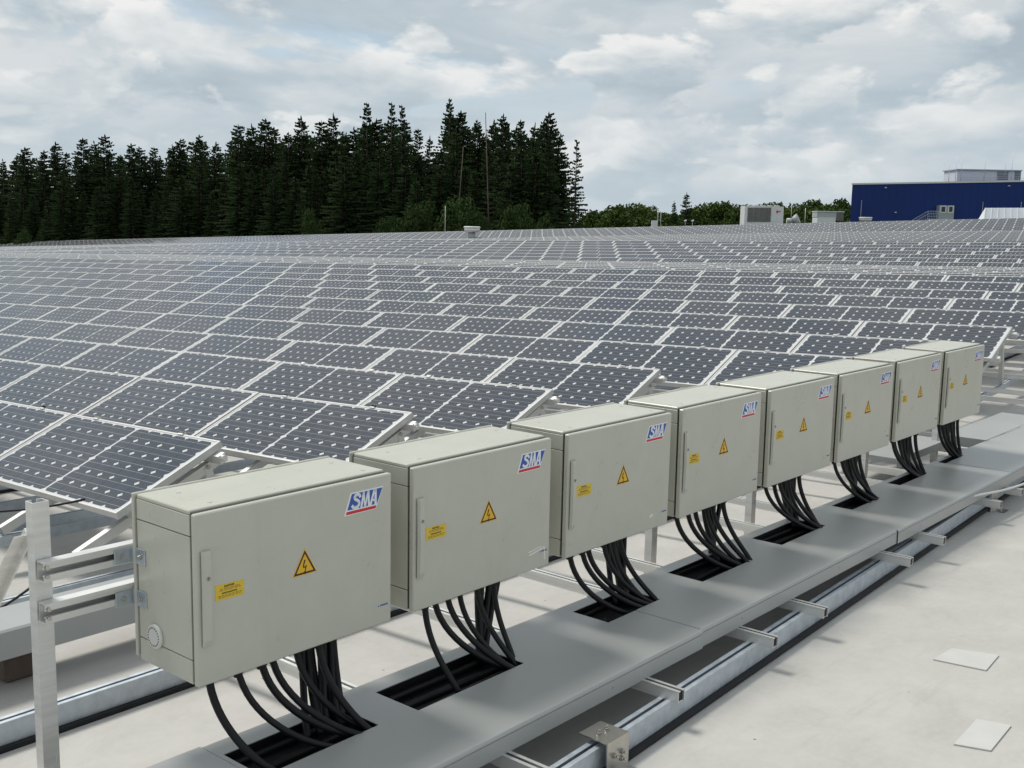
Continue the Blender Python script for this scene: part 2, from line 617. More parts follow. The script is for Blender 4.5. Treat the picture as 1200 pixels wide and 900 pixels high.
_a = MB(); sheet(_a, 0); ME_SHEET = _a.mesh('solar_panel', MT['backsheet'])
_a = MB(); add_frame(_a, 0); ME_FRAME = _a.mesh('panel_frame', MT['frame'])
_a = MB(); add_cells(_a, 0); ME_CELLS = _a.mesh('solar_cells', MT['cell'])
_a = MB(); _a.add(cell_poly(0, 0), [tuple(range(8))], 0); ME_CELL = _a.mesh('solar_cell', MT['cell'])
_a = MB(); sheet(_a, 0); add_frame(_a, 1); add_cells(_a, 2)
ME_WHOLE = _a.mesh('solar_panel', [MT['backsheet'], MT['frame'], MT['cell']])
_a = MB()
_a.box(PL - MV - .004, PL - MV + .014, -.022, .022, -.02, .010)
_a.box(PL - MV - .014, PL - MV + .014, -.022, .022, .004, .010)
ME_CLAMP = _a.mesh('clamp', MT['alu_white'])
CT, ST = math.cos(TILT), math.sin(TILT)


def slope_pt(xb, y, s, n=0.0, z0=None):
    """point on the module plane: s metres up from the lower edge, n off the glass"""
    z = zb(xb, y) if z0 is None else z0
    return Vector((xb + s * CT - n * ST, y, z + s * ST + n * CT))


def row_label(k):
    if k == 0:
        return 'front solar panel row, its end just behind the nearest grey cabinet'
    if k < 12:
        return ORD[k] + ' solar panel row counted back from the one behind the nearest cabinet'
    return None


def panel_row(k, xb, y0, n, detail):
    """detail 3: single cells, 2: frame and cells, 1: one mesh per module, 0: one joined mesh"""
    root = link('solar_panel_row', None, None, (xb, y0, ground(xb, y0)))
    lab = row_label(k)
    if lab:
        tag(root, lab, 'solar panels', 'solar panel rows in the near field')
    elif detail:
        tag(root, ORD0[k - 12] + ' solar panel row beyond the first crest of the roof, counted away from the cabinets', 'solar panels', 'solar panel rows on the middle rise')
    else:
        tag(root, 'solar panel row in the dip of the roof, mostly hidden behind the crest' if k == 99 else 'distant solar panel row on the far slope, ' + ORD0[66 - k] + ' below the skyline', 'solar panels', 'distant solar panel rows')
    base = Vector(root.location)
    if detail == 0:
        m = MB()
        for j in range(n):
            y = y0 + j * PITCH_Y
            a, b = slope_pt(xb, y, 0), slope_pt(xb, y, PL)
            e, f = Vector((0, PW, zb(xb, y + PW) - zb(xb, y))), Vector((-ST, 0, CT)) * .004
            q = [a, b, b + e, a + e]
            dn = Vector((ST, 0, -CT)) * .035
            m.add([p - base for p in q] + [p + dn - base for p in q], [(0, 1, 2, 3), (0, 4, 5, 1), (1, 5, 6, 2), (2, 6, 7, 3), (3, 7, 4, 0)], 0)
            sv = b - a
            for h in (0, 1):
                for g in range(3):
                    u0 = lerp(.026, .494, g / 3) + h * .48 + .004
                    u1 = lerp(.026, .494, (g + 1) / 3) + h * .48 - .004
                    r = [a + sv * s + e * u + f for s, u in ((.05, u0), (.95, u0), (.95, u1), (.05, u1))]
                    m.add([p - base for p in r], [(0, 1, 2, 3)], 1)
        o = m.build('solar_panels', [MT['frame'], MT['cell']], root)
        o['kind'] = 'stuff'
        return root
    for j in range(n):
        y = y0 + j * PITCH_Y
        p = slope_pt(xb, y + MU, MV) - base
        if detail >= 2:                          # hand-fitted modules: tiny differences in tilt
            rx = math.atan2(zb(xb, y + PW) - zb(xb, y), PW) + rnd.uniform(-.003, .003)
        else:
            rx = math.atan2(zb(xb, y + PW) - zb(xb, y), PW) + rnd.uniform(-.002, .002)
        e = (Matrix.Rotation(rx, 4, 'X') @ Matrix.Rotation(-TILT + rnd.uniform(-.006, .006), 4, 'Y')).to_euler()
        o = link('solar_panel', ME_SHEET if detail >= 2 else ME_WHOLE, root, p, e)
        if detail >= 2:
            link('panel_frame', ME_FRAME, o)
            if detail == 3:
                for a in range(6):
                    for b in range(12):
                        cx, cy = cell_origin(a, b)
                        link('solar_cell', ME_CELL, o, (cx, cy, 0))
            else:
                c = link('solar_cells', ME_CELLS, o)
                c['kind'] = 'stuff'
            if k < 9:
                for u in (.33, 1.25):
                    link('clamp', ME_CLAMP, o, (0, u, 0))
    if detail >= 2:
        y1 = y0 + n * PITCH_Y
        for s in (.10, PL - .06):               # purlins under the modules, along the row
            m = MB()
            a, b = slope_pt(xb, y0 - .05, s, -.062), slope_pt(xb, y1, s, -.062)
            m.bar(a - base, b - base, .045, .05, up=(-ST, 0, CT))
            if s > .3:
                m.tube([slope_pt(xb, y0 - .075, s, -.055) - base, slope_pt(xb, y0 - .02, s, -.055) - base], .016, 10)
            m.build('mounting_rail', MT['alu_white'], root)
        nb = 2 * n if k < 3 else 2
        for i in range(nb):
            y = y0 + .09 + i * .8
            z0 = zb(xb, y)
            m = MB()
            a, b = slope_pt(xb, y, -.24, -.115), slope_pt(xb, y, PL - .02, -.115)
            for sx in (-.017, .017):
                m.bar(a - base + Vector((0, sx, 0)), b - base + Vector((0, sx, 0)), .004, .052, up=(-ST, 0, CT))
            m.bar(slope_pt(xb, y, -.24, -.091) - base, slope_pt(xb, y, PL - .02, -.091) - base, .04, .004, up=(-ST, 0, CT))
            m.build('support_beam', MT['alu_white'], root)
            m = MB()
            tp = slope_pt(xb, y, PL * .86, -.11)
            ft = Vector((tp.x + .10, y, ground(tp.x + .10, y) + .20))
            m.bar(ft - base, tp - base, .042, .05, up=(1, 0, 0))
            m.build('support_leg', MT['alu_white'], root)
            m = MB()
            m.tube([slope_pt(xb, y - .03, PL * .86, -.11) - base, slope_pt(xb, y + .03, PL * .86, -.11) - base], .012, 6)
            m.build('bolt', MT['steel'], root)
    return root


def left_y(x):
    return 2.16 * (x + 1.72) - 2.6


for k in range(12):
    xb = 1.114 + PITCH_X * k
    y0 = 2.385 if k < 4 else (.866 if k < 7 else .866 - PITCH_Y * 4)
    n = max(3, math.ceil((left_y(xb) + 3 - y0) / PITCH_Y)) if k else 3
    panel_row(k, xb, y0, n, 3 if k < 3 else 2)
for k in range(12, 17):
    xb = 1.114 + PITCH_X * k
    y0 = .866 - 4 * PITCH_Y - (k % 3) * .53
    panel_row(k, xb, y0, math.ceil((left_y(xb) + 4 - y0) / PITCH_Y), 1)
for k in range(8):
    xb = 25.7 + PITCH_X * k
    y0 = .866 - 2 * PITCH_Y - (k % 3) * .53
    panel_row(k + 17, xb, y0, math.ceil((left_y(xb) + 5 - y0) / PITCH_Y), 1)
FAR_END = []
for k in range(27):
    xb = 67.6 + 1.47 * k
    y0 = 12.0 - (k % 4) * .4
    yl = min(left_y(xb) + 4, 196 + (26 - k) * 4.2)
    panel_row(40 + k, xb, y0, math.ceil((yl - y0) / PITCH_Y), 0)
for k in range(19):
    xb = 37.6 + 1.55 * k
    y0 = 3.0 + (k % 3) * .5
    panel_row(99, xb, y0, math.ceil((left_y(xb) + 4 - y0) / PITCH_Y), 0)

# ------------------------------------------------------------------ profiles lying on the roof
def u_profile_x(name, y, x0, x1, zf, label, cat, group, h=.082, w=.052, strip=True, dy=0.0, matn='galv'):
    """slotted channel along x on a black rubber strip; y drifts by dy per metre"""
    root = empty(name, (x0, y, zf(x0, y)), label, cat, group)
    n = max(2, int((x1 - x0) / .8))
    pts = [lerp(x0, x1, i / n) for i in range(n + 1)]
    def sweep(m, ya, yb, za, zb_, mi=0):
        vs = []
        for x in pts:
            b = Vector((x - x0, dy * (x - x0), zf(x, y) - zf(x0, y)))
            vs += [b + Vector((0, ya, za)), b + Vector((0, yb, za)), b + Vector((0, yb, zb_)), b + Vector((0, ya, zb_))]
        fs = [(4 * i + k, 4 * i + (k + 1) % 4, 4 * i + 4 + (k + 1) % 4, 4 * i + 4 + k) for i in range(n) for k in range(4)]
        fs += [(0, 3, 2, 1), tuple(4 * n + k for k in range(4))]
        m.add(vs, fs, mi)
    m = MB()
    b = .02 if strip else 0
    sweep(m, 0, .003, b, b + h)
    sweep(m, w - .003, w, b, b + h)
    sweep(m, .003, w - .003, b, b + .004)
    sweep(m, .003, w * .36, b + h - .003, b + h)
    sweep(m, w * .64, w - .003, b + h - .003, b + h)
    m.build('channel', MT[matn], root)
    if strip:
        m = MB()
        sweep(m, -.022, w + .022, .001, .019)
        m.build('rubber_strip', MT['rubber'], root)
    return root


u_profile_x('base_rail', -.652, .2, 9.5, ground, 'galvanised floor rail on a black rubber strip in front of the covered cable duct', 'rail', None, dy=.047)
u_profile_x('base_rail', 1.115, -3.0, 8.8, ground, 'galvanised floor rail on black rubber passing behind the nearest cabinet', 'rail', None)
u_profile_x('base_rail', 2.45, -3.0, 16, ground, 'floor rail on black rubber beneath the ends of the solar rows', 'rail', 'floor rails under the solar panels')
for yy in (3.9, 5.3, 6.7):
    u_profile_x('base_rail', yy, -3.0, 12, ground, 'floor rail on black rubber deeper under the front solar rows', 'rail', 'floor rails under the solar panels')
gz = lambda x, y: ground(x, y) + .150
for i, yy in enumerate((2.475, 3.275, 4.075, 4.875)):
    u_profile_x('base_channel', yy - .03, .76, 9.0, gz, ('thin channel carrying the right-hand end legs of the front solar rows', 'thin channel under the solar rows, one step in from their ends',
                'thin channel deep under the front solar rows')[min(i, 2)], 'channel', 'channels under the solar rows', h=.06, w=.045, strip=False)
u_profile_x('base_channel', .93, 6.2, 22, gz, 'thin channel under the row end beside the farthest cabinet', 'channel', None, h=.06, w=.045, strip=False)
u_profile_x('base_rail', 1.60, 8.6, 30, ground, 'floor rail on black rubber right of the farthest cabinet', 'rail', None)
u_profile_x('base_rail', .10, 9.4, 30, ground, 'floor rail on black rubber at the right edge past the farthest cabinet', 'rail', None)


def cross_rail(x, y0, y1, label, group, z=None, h=.045, w=.042):
    """slotted aluminium profile across the floor rails"""
    zf = (lambda y: ground(x, y) + .1235) if z is None else (lambda y: z)
    L = y1 - y0
    m = MB()
    root = link('cross_rail', None, None, (x, y0, zf(y0)), (math.atan2(zf(y1) - zf(y0), L), 0, 0))
    tag(root, label, 'rail', group)
    m.box(0, .003, 0, L, 0, h)
    m.box(w - .003, w, 0, L, 0, h)
    m.box(.003, w - .003, .006, L, 0, .003)
    m.box(.003, w * .34, 0, L, h - .003, h)
    m.box(w * .66, w - .003, 0, L, h - .003, h)
    m.build('profile', MT['alu'], root)
    m = MB()
    m.box(.004, w - .004, .006, .010, .004, h - .004)
    m.build('end_cap', MT['rubber'], root)
    return root


for i, (x, t) in enumerate(((.80, -.64), (1.596, -.617), (2.318, -.622), (2.80, -.62), (3.83, -.615), (4.347, -.602), (5.43, -.575), (5.885, -.572), (7.0, -.56), (7.5, -.55))):
    cross_rail(x, t, 1.2, ORD[i] + ' aluminium cross rail jutting from under the cable duct', 'cross rails under the cable duct', z=-.899)
for i, x in enumerate((9.34, 9.82, 10.72, 10.98, 11.42, 12.5, 13.48, 15.4)):
    cross_rail(x, -4.0, 2.5 if x < 9.6 else 2.3, ORD[i] + ' bare aluminium rail crossing the roof right of the farthest cabinet', 'bare cross rails beside the farthest cabinet')
for i, x in enumerate((.35, 1.9, 3.4, 4.9, 6.4, 7.9)):
    cross_rail(x, 2.2, 9.5, 'cross rail half hidden beneath the solar rows', 'cross rails beneath the solar rows')


def rail_joint(x, y, label):
    """bent steel bracket bolted over a floor rail"""
    z = ground(x, y) + .123
    root = empty('rail_joint', (x, y, z), label, 'bracket')
    m = MB()
    m.box(0, .125, -.030, .085, 0, .005)
    m.box(0, .125, -.035, -.030, -.125, .005)
    m.box(.02, .135, -.115, -.035, -.125, -.119)
    m.build('bent_plate', MT['steel'], root)
    for px, py, pz, ax in ((.04, .03, .005, 'z'), (.085, .03, .005, 'z'), (.085, -.035, -.05, 'y'), (.085, -.035, -.075, 'y'), (.085, -.075, -.119, 'z'), (.04, -.035, -.05, 'y')):
        d = Vector((0, 0, .012)) if ax == 'z' else Vector((0, -.012, 0))
        b = MB()
        p = Vector((px, py, pz))
        b.tube([p, p + d * .2], .011, 10)
        b.tube([p + d * .2, p + d * .8], .0085, 6)
        b.tube([p + d * .8, p + d * 1.5], .0045, 8)
        b.build('bolt', MT['steel'], root)


rail_joint(1.12, -.608, 'bent steel bracket with bolts on the floor rail at the bottom edge')
rail_joint(5.75, -.39, 'bent steel bracket on the floor rail at the right edge, white cable above')

# ------------------------------------------------------------------ the covered cable duct
TZ = -.78
HOLES = [(.123, .575, -.13), (.735, 1.28, -.148), (1.835, 2.22, -.130), (2.555, 2.992, -.142), (3.35, 3.865, -.13), (4.30, 4.70, -.092), (5.11, 5.575, -.055), (6.0, 6.37, -.03)]
YB, YH, YF = .148, .066, -.444
CUTS = [-2.2, -.6, .105, 2.03, 4.06, 6.04, 7.05, 9.2]


def yback(x):
    return .155 - .017 * x


def duct():
    root = empty('cable_duct', (-2.2, YF, TZ - .12), 'long grey covered cable duct on the roof with openings under the cabinets', 'cable duct')
    base = Vector(root.location)
    for c in range(len(CUTS) - 1):
        x0, x1 = CUTS[c] + .0015, CUTS[c + 1] - .0015
        m = MB()
        z0, z1 = TZ - .003 + .0012 * (c % 2), TZ + .0012 * (c % 2)
        oy = (0, .004, -.003, .005, 0, .003, 0, 0)[c]
        yf = YF + oy
        hs = [h for h in HOLES if h[1] > x0 and h[0] < x1]
        xs = sorted({x0, x1} | {max(x0, h[0]) for h in hs} | {min(x1, h[1]) for h in hs})
        for a, b in zip(xs, xs[1:]):
            h = [h for h in hs if h[0] <= a + 1e-6 and h[1] >= b - 1e-6]
            segs = [(yf, None)] if not h else [(yf, h[0][2]), (YH - .007 * a, None)]
            for s0, s1 in segs:
                ya0, ya1 = (s0, s0)
                yb0, yb1 = (s1, s1) if s1 is not None else (yback(a) + oy, yback(b) + oy)
                vs = [(a, ya0, z0), (b, ya1, z0), (b, yb1, z0), (a, yb0, z0), (a, ya0, z1), (b, ya1, z1), (b, yb1, z1), (a, yb0, z1)]
                m.add([Vector(p) - base for p in vs], [(0, 3, 2, 1), (4, 5, 6, 7), (0, 1, 5, 4), (2, 3, 7, 6), (3, 0, 4, 7), (1, 2, 6, 5)])
        # folded front: small bevel then a vertical skirt
        def pr(prof):
            n = len(prof)
            vs = [Vector((x, y, z)) - base for x in (x0, x1) for y, z in prof]
            m.add(vs, [(i, i + 1, n + i + 1, n + i) for i in range(n - 1)])
        pr([(yf, z1), (yf - .007, z1 - .002), (yf - .011, z1 - .008), (yf - .012, z1 - .014), (yf - .009, z1 - .017), (yf - .012, z1 - .0175), (yf - .012, z1 - .076), (yf, z1 - .076), (yf, z0)])
        m.build('duct_cover', MT['tray'], root)
        # screws along the front fold
        s = MB()
        k = 0
        x = x0 + .33
        while x < x1 - .2:
            s.tube([Vector((x, yf - .012, z1 - .042)) - base, Vector((x, yf - .0145, z1 - .042)) - base], .0035, 6)
            x += .97
        s.build('screws', MT['steel'], root)['kind'] = 'stuff'
    m = MB()
    L = CUTS[-1] - CUTS[0]
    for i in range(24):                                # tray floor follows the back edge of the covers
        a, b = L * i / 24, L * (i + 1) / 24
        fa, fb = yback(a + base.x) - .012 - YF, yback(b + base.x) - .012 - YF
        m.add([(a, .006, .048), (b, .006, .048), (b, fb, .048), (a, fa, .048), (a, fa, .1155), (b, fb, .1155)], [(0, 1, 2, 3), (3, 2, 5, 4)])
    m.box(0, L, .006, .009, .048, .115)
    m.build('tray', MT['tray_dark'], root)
    d = MB()
    for h in HOLES:
        for i in range(int((h[1] - h[0]) / .03)):
            for j in range(4):
                if rnd.random() < .42:
                    x, y = h[0] + .03 * i + rnd.uniform(0, .008), h[2] + .045 * j + .012
                    d.box(x - base.x, x - base.x + .007, y - base.y, y - base.y + .005, .0482, .0492)
    o = d.build('perforations', MT['dot'], root)
    o['kind'] = 'stuff'


duct()

# a side branch of the duct leading back, past the farthest cabinet
br = empty('cable_duct', (7.1, .03, TZ - .12), 'side branch of grey cable duct leading back past the farthest cabinet', 'cable duct')
m = MB()
m.box(0, 1.5, .015, .35, .117, .1205)
m.box(0, .003, .015, .35, .044, .117)
m.build('duct_cover', MT['tray'], br)
m = MB()
m.box(-1.05, -.02, .30, .75, .085, .088)
m.box(-1.05, -.02, .30, .303, .03, .085)
m.build('tray', MT['tray'], br)

rt = empty('cable_duct', (-4.0, 1.61, -.93), 'grey cable duct behind the end post, raised on a dark block', 'cable duct')
for a, b in ((0, 2.95), (2.953, 5.4), (5.403, 10.5)):
    m = MB()
    m.box(a, b, 0, .26, .117, .12)
    m.add([(a, 0, .12), (b, 0, .12), (b, -.010, .112), (a, -.010, .112), (b, -.011, 0), (a, -.011, 0), (b, 0, 0), (a, 0, 0)], [(0, 1, 2, 3), (3, 2, 4, 5), (5, 4, 6, 7)])
    m.box(a, b, .257, .26, 0, .117)
    m.build('duct_cover', MT['tray'], rt)
m = MB()
m.bbox(.22, .40, 1.70, 1.86, ground(.3, 1.8) + .002, -.932, .012)
tag(m.build('support_block', MT['wood']), 'dark brown block under the cable duct behind the end post', 'block')

for i in range(6):
    m = MB()
    pts = []
    y = -.36 + .085 * i
    for k in range(46):
        x = -2 + k * .24
        pts.append((x, y + .018 * math.sin(x * 2.3 + i * 1.7), -.838 + .012 * (i % 2) + .004 * math.sin(3 * x + i)))
    m.tube(pts, .0135, 7)
    tag(m.build('power_cable', MT['cable']), ORD0[i] + ' black cable from the front edge lying lengthwise inside the cable duct', 'cable', 'cables lying in the duct')

# ------------------------------------------------------------------ mounting frame behind the cabinets
fr = empty('mounting_frame', (-.27, .38, -1.02), 'aluminium post and rail frame carrying the cabinets, end post at left', 'mounting frame')
FB = Vector(fr.location)


def post(x, top, bot=None):
    m = MB()
    b = (ground(x, .4) + .02 if bot is None else bot)
    w, d = .049, .042
    x0 = x - w / 2
    def bx(a, c, e, f):
        m.box(x0 + a - FB.x, x0 + c - FB.x, .378 + e - FB.y, .378 + f - FB.y, b - FB.z, top - FB.z)
    bx(0, w, 0, .004)
    bx(0, .004, .004, d)
    bx(w - .004, w, .004, d)
    bx(.004, .017, d - .004, d)
    bx(w - .017, w - .004, d - .004, d)
    p = m.build('post', MT['alu'], fr)
    s = MB()
    for zz in (-.775,):
        s.bbox(x0 + .036 - FB.x, x0 + .043 - FB.x, .3765 - FB.y, .3785 - FB.y, zz - .016 - FB.z, zz + .016 - FB.z, .0009)
    s.build('slot', MT['alu_white'], p)
    return p


post(-.252, .012)
for x in (2.95, 4.0, 5.62, 7.0):
    post(x, -.03)


def hang_rail(zc, h=.058):
    m = MB()
    x0, x1 = -.272, 6.75
    y0, y1 = .336, .374
    def bx(a, b, c, d):
        m.box(x0 - FB.x, x1 - FB.x, a - FB.y, b - FB.y, zc + c - FB.z, zc + d - FB.z)
    bx(y1 - .003, y1, -h / 2, h / 2)
    bx(y0, y1 - .003, h / 2 - .003, h / 2)
    bx(y0, y1 - .003, -h / 2, -h / 2 + .003)
    bx(y0, y0 + .003, .009, h / 2 - .003)
    bx(y0, y0 + .003, -h / 2 + .003, -.009)
    bx(y0 + .003, y0 + .010, .009, .012)
    bx(y0 + .003, y0 + .010, -.012, -.009)
    r = m.build('hanging_rail', MT['alu'], fr)
    for zz in (.014, -.012):
        b = MB()
        b.tube([Vector((x0 + .008, .334, zc + zz)) - FB, Vector((x0 + .008, .326, zc + zz)) - FB], .006, 6)
        b.build('bolt', MT['steel'], r)


hang_rail(-.183)
hang_rail(-.305)
m = MB()
m.bar(Vector((-.268, .43, -.09)) - FB, Vector((-.20, 1.34, -1.0)) - FB, .045, .006, up=(1, 0, 0))
m.bar(Vector((-.268 - .020, .43, -.09)) - FB, Vector((-.20 - .020, 1.34, -1.0)) - FB, .005, .04, up=(1, 0, 0))
m.build('diagonal_brace', MT['alu'], fr)

# ------------------------------------------------------------------ cabinets
BW, BH, BD = .75, .5115, .3105
PITCH_B = .852


def sticker(m, poly, layer, mi=0):
    m.prism(poly, -.0004 - .0003 * layer, -.0003 * (layer - 1) + (.0006 if layer == 1 else -.00045), mi)


def make_cabinet():
    root = empty('electrical_cabinet', (0, 0, -BH), 'nearest grey cabinet, with a round vent plug on its side', 'electrical cabinet', 'grey electrical cabinets in a row')
    Z = BH                                        # box top is z = Z in local terms; local z = world z + BH
    def sh(m):
        m.v = [(x, y, z + Z) for x, y, z in m.v]
        return m
    t = .022                                       # door thickness
    ins = .004                                     # body inset behind the door edge
    yf, yb = t + .011, BD - .004
    # carcass: dark core showing in the joints, skins on it
    m = MB()
    m.box(ins + .004, BW - ins - .004, t + .001, yb + .005, -BH + .006, -.004)
    core = sh(m).build('core', MT['paint_dark'], root)
    m = MB()
    m.bbox(ins, BW - ins, yf, yb, -.0045 - .006, .003, .003)
    sh(m).build('top_panel', MT['paint'], root)
    zc = [(-.009, -.0715), (-.0745, -.4375), (-.4405, -BH + .001)]
    for side in (0, 1):
        xa, xb_ = (ins - .001, ins + .006) if side == 0 else (BW - ins - .006, BW - ins + .001)
        for q, (a, b) in enumerate(zc):
            m = MB()
            m.bbox(xa, xb_, yf, yb, b, a - (.002 if q == 0 else 0), .001)
            sh(m).build('side_panel', MT['paint'], root)
    m = MB()
    m.bbox(ins + .006, BW - ins - .006, yf, yb, -BH + .001, -BH + .007, .001)
    sh(m).build('bottom_panel', MT['paint'], root)
    m = MB()
    m.bbox(-.003, BW + .003, yb + .006, yb + .019, -BH + .010, .005, .003)
    sh(m).build('rear_panel', MT['paint'], root)
    # screw caps on the lid
    for x, y in ((.10, .075), (BW - .06, .075), (.10, .235), (BW - .06, .235)):
        m = MB()
        m.tube([(x, y, .002), (x, y, .0042)], .008, 10)
        sh(m).build('screw_cap', MT['paint'], root)
    # door
    m = MB()
    m.bbox(0, BW, 0, t, -BH, -.004, .0035)
    door = sh(m).build('door', MT['paint'], root)
    m = MB()
    hp = [(-.112, 0), (-.112, .010), (-.125, .013), (-.26, .016), (-.375, .013), (-.392, .009), (-.392, 0)]
    vs = []
    for z, d in hp:
        vs += [(.014, -d * .35, z), (.020, -d, z), (.042, -d * .95, z), (.049, -.0002, z)]
    m.add(vs, [(4 * i + k, 4 * i + k + 1, 4 * i + 5 + k, 4 * i + 4 + k) for i in range(len(hp) - 1) for k in range(3)])
    hd = sh(m).build('handle', MT['paint'], door)
    m = MB()
    m.tube([(.031, -.012, -.191), (.031, -.0165, -.191)], .0062, 12)
    sh(m).build('lock_ring', MT['steel'], door)
    m = MB()
    m.tube([(.031, -.0160, -.191), (.031, -.0172, -.191)], .0045, 12)
    m.box(.0285, .0335, -.0180, -.0172, -.193, -.189, 1)
    sh(m).build('lock_insert', [MT['rubber'], MT['steel']], door)
    # yellow warning label with two blocks of print
    m = MB()
    sticker(m, [(.061, -.223), (.061, -.269), (.160, -.271), (.161, -.226)], 1)
    lb = sh(m).build('warning_label', MT['yellow_label'], root)
    m = MB()
    def words(x0, x1, z, h, mi, wmin, wmax):
        x = x0
        while x < x1:
            wd = rnd.uniform(wmin, wmax)
            e = min(x + wd, x1)
            for k in range(max(1, int((e - x) / (h * .75)))):
                a = x + k * h * .75
                sticker(m, [(a, z), (a, z - h * rnd.uniform(.75, 1)), (a + h * .5, z - h), (a + h * .5, z)], 2, mi)
            x = e + h * .6
    words(.092, .130, -.2285, .0058, 0, .04, .05)
    words(.078, .146, -.2365, .0028, 1, .008, .02)
    words(.076, .150, -.2410, .0028, 1, .008, .02)
    words(.084, .138, -.2485, .0050, 0, .06, .07)
    words(.070, .154, -.2565, .0028, 1, .008, .02)
    words(.072, .150, -.2610, .0028, 1, .008, .02)
    pm = sh(m).build('label_print', [MT['print_black'], MT['print_grey']], lb)
    pm['kind'] = 'stuff'
    # warning triangle
    def tri(cx, cz, r):
        return [(cx + r * math.sin(a), cz + r * math.cos(a)) for a in (0, -2 * math.pi / 3, 2 * math.pi / 3)]
    m = MB(); sticker(m, tri(.3855, -.2375, .0555), 1)
    tr = sh(m).build('warning_triangle', MT['yellow'], root)
    m = MB()
    o, i_ = tri(.3855, -.2375, .050), tri(.3855, -.2375, .0385)
    for k in range(3):
        sticker(m, [o[k], o[(k + 1) % 3], i_[(k + 1) % 3], i_[k]], 2)
    sh(m).build('triangle_border', MT['print_black'], tr)
    m = MB()
    c = (.3855, -.240)
    for P in ([(-.003, .022), (-.0085, .001), (-.0045, .001), (.003, .022)], [(-.0085, .001), (-.0040, -.004), (.0075, .004), (.0070, .001)], [(.0070, .004), (.0035, .004), (-.0015, -.017), (.0015, -.017)],
              [(-.004, -.015), (.0005, -.026), (.0035, -.015)]):
        m.prism([(c[0] + x, c[1] + z) for x, z in P], -.0012, -.0005)
    sh(m).build('lightning_bolt', MT['print_black'], tr)
    # maker's logo
    m = MB(); sticker(m, [(.571, -.0405), (.5435, -.1125), (.6800, -.1120), (.6875, -.0965), (.7125, -.0405)], 1)
    lg = sh(m).build('logo_plate', MT['logo_white'], root)
    m = MB(); sticker(m, [(.5765, -.0450), (.5575, -.0955), (.6840, -.0955), (.7085, -.0450)], 2)
    sh(m).build('logo_field', MT['logo_blue'], lg)
    m = MB(); sticker(m, [(.5545, -.1000), (.5510, -.1098), (.6785, -.1098), (.6822, -.1000)], 2)
    sh(m).build('logo_bar', MT['logo_red'], lg)

    def stroke(m, pts, w):
        """flat ribbon along (x, z) points"""
        for a, b in zip(pts, pts[1:]):
            d = Vector((b[0] - a[0], b[1] - a[1]))
            nrm = Vector((-d.y, d.x)).normalized() * (w / 2)
            e = d.normalized() * (w * .12)
            P = [(a[0] + nrm.x - e.x, a[1] + nrm.y - e.y), (b[0] + nrm.x + e.x, b[1] + nrm.y + e.y), (b[0] - nrm.x + e.x, b[1] - nrm.y + e.y), (a[0] - nrm.x - e.x, a[1] - nrm.y - e.y)]
            m.prism(P, -.0013, -.0007)
    zt, zl = -.0450, -.0955
    m = MB()
    S = [(.612, -.060), (.609, -.053), (.601, -.0495), (.592, -.0515), (.588, -.058), (.591, -.064), (.600, -.069), (.607, -.075), (.607, -.083), (.601, -.090), (.591, -.0915), (.582, -.089), (.577, -.083)]
    stroke(m, S, .0098)
    sh(m).build('letter', MT['logo_white'], lg)
    m = MB()
    stroke(m, [(.616, zl), (.628, zt + .0005)], .0080)
    stroke(m, [(.628, zt + .0005), (.631, zl)], .0060)
    stroke(m, [(.633, zl), (.6455, zt + .0005)], .0060)
    stroke(m, [(.6465, zt + .0005), (.6490, zl)], .0085)
    sh(m).build('letter', MT['logo_white'], lg)
    m = MB()
    stroke(m, [(.6555, zl), (.6735, zt + .0005)], .0080)
    stroke(m, [(.6780, zt + .0005), (.6780, zl)], .0095)
    stroke(m, [(.6640, -.0800), (.6770, -.0800)], .0070)
    m.prism([(.671, zt), (.671, zt - .010), (.681, zt - .010), (.681, zt)], -.0013, -.0007)
    sh(m).build('letter', MT['logo_white'], lg)
    # tiny blue maker's print low on the door
    m = MB()
    sticker(m, [(.690, -.4455), (.690, -.4495), (.695, -.4495), (.695, -.4455)], 1)
    for k in range(6):
        x = .701 + k * .0058
        sticker(m, [(x, -.4440), (x, -.4495), (x + .0042, -.4495), (x + .0042, -.4440)], 1)
    sh(m).build('blue_print', MT['logo_blue'], root)
    # vent plug on the side
    m = MB()
    cx, cy, cz = ins - .001, .2165, -.4135
    n = 20
    m.tube([(cx, cy, cz), (cx - .007, cy, cz), (cx - .011, cy, cz)], [.038, .038, .034], n)
    vp = sh(m).build('vent_plug', MT['plastic'], root)
    m = MB()
    for k in range(n):
        a = 2 * math.pi * k / n
        y, z = cy + .0275 * math.cos(a), cz + .0275 * math.sin(a)
        m.tube([(cx - .0109, y, z), (cx - .0118, y, z)], .0024, 6)
    sh(m).build('vent_slots', MT['paint_dark'], vp)['kind'] = 'stuff'
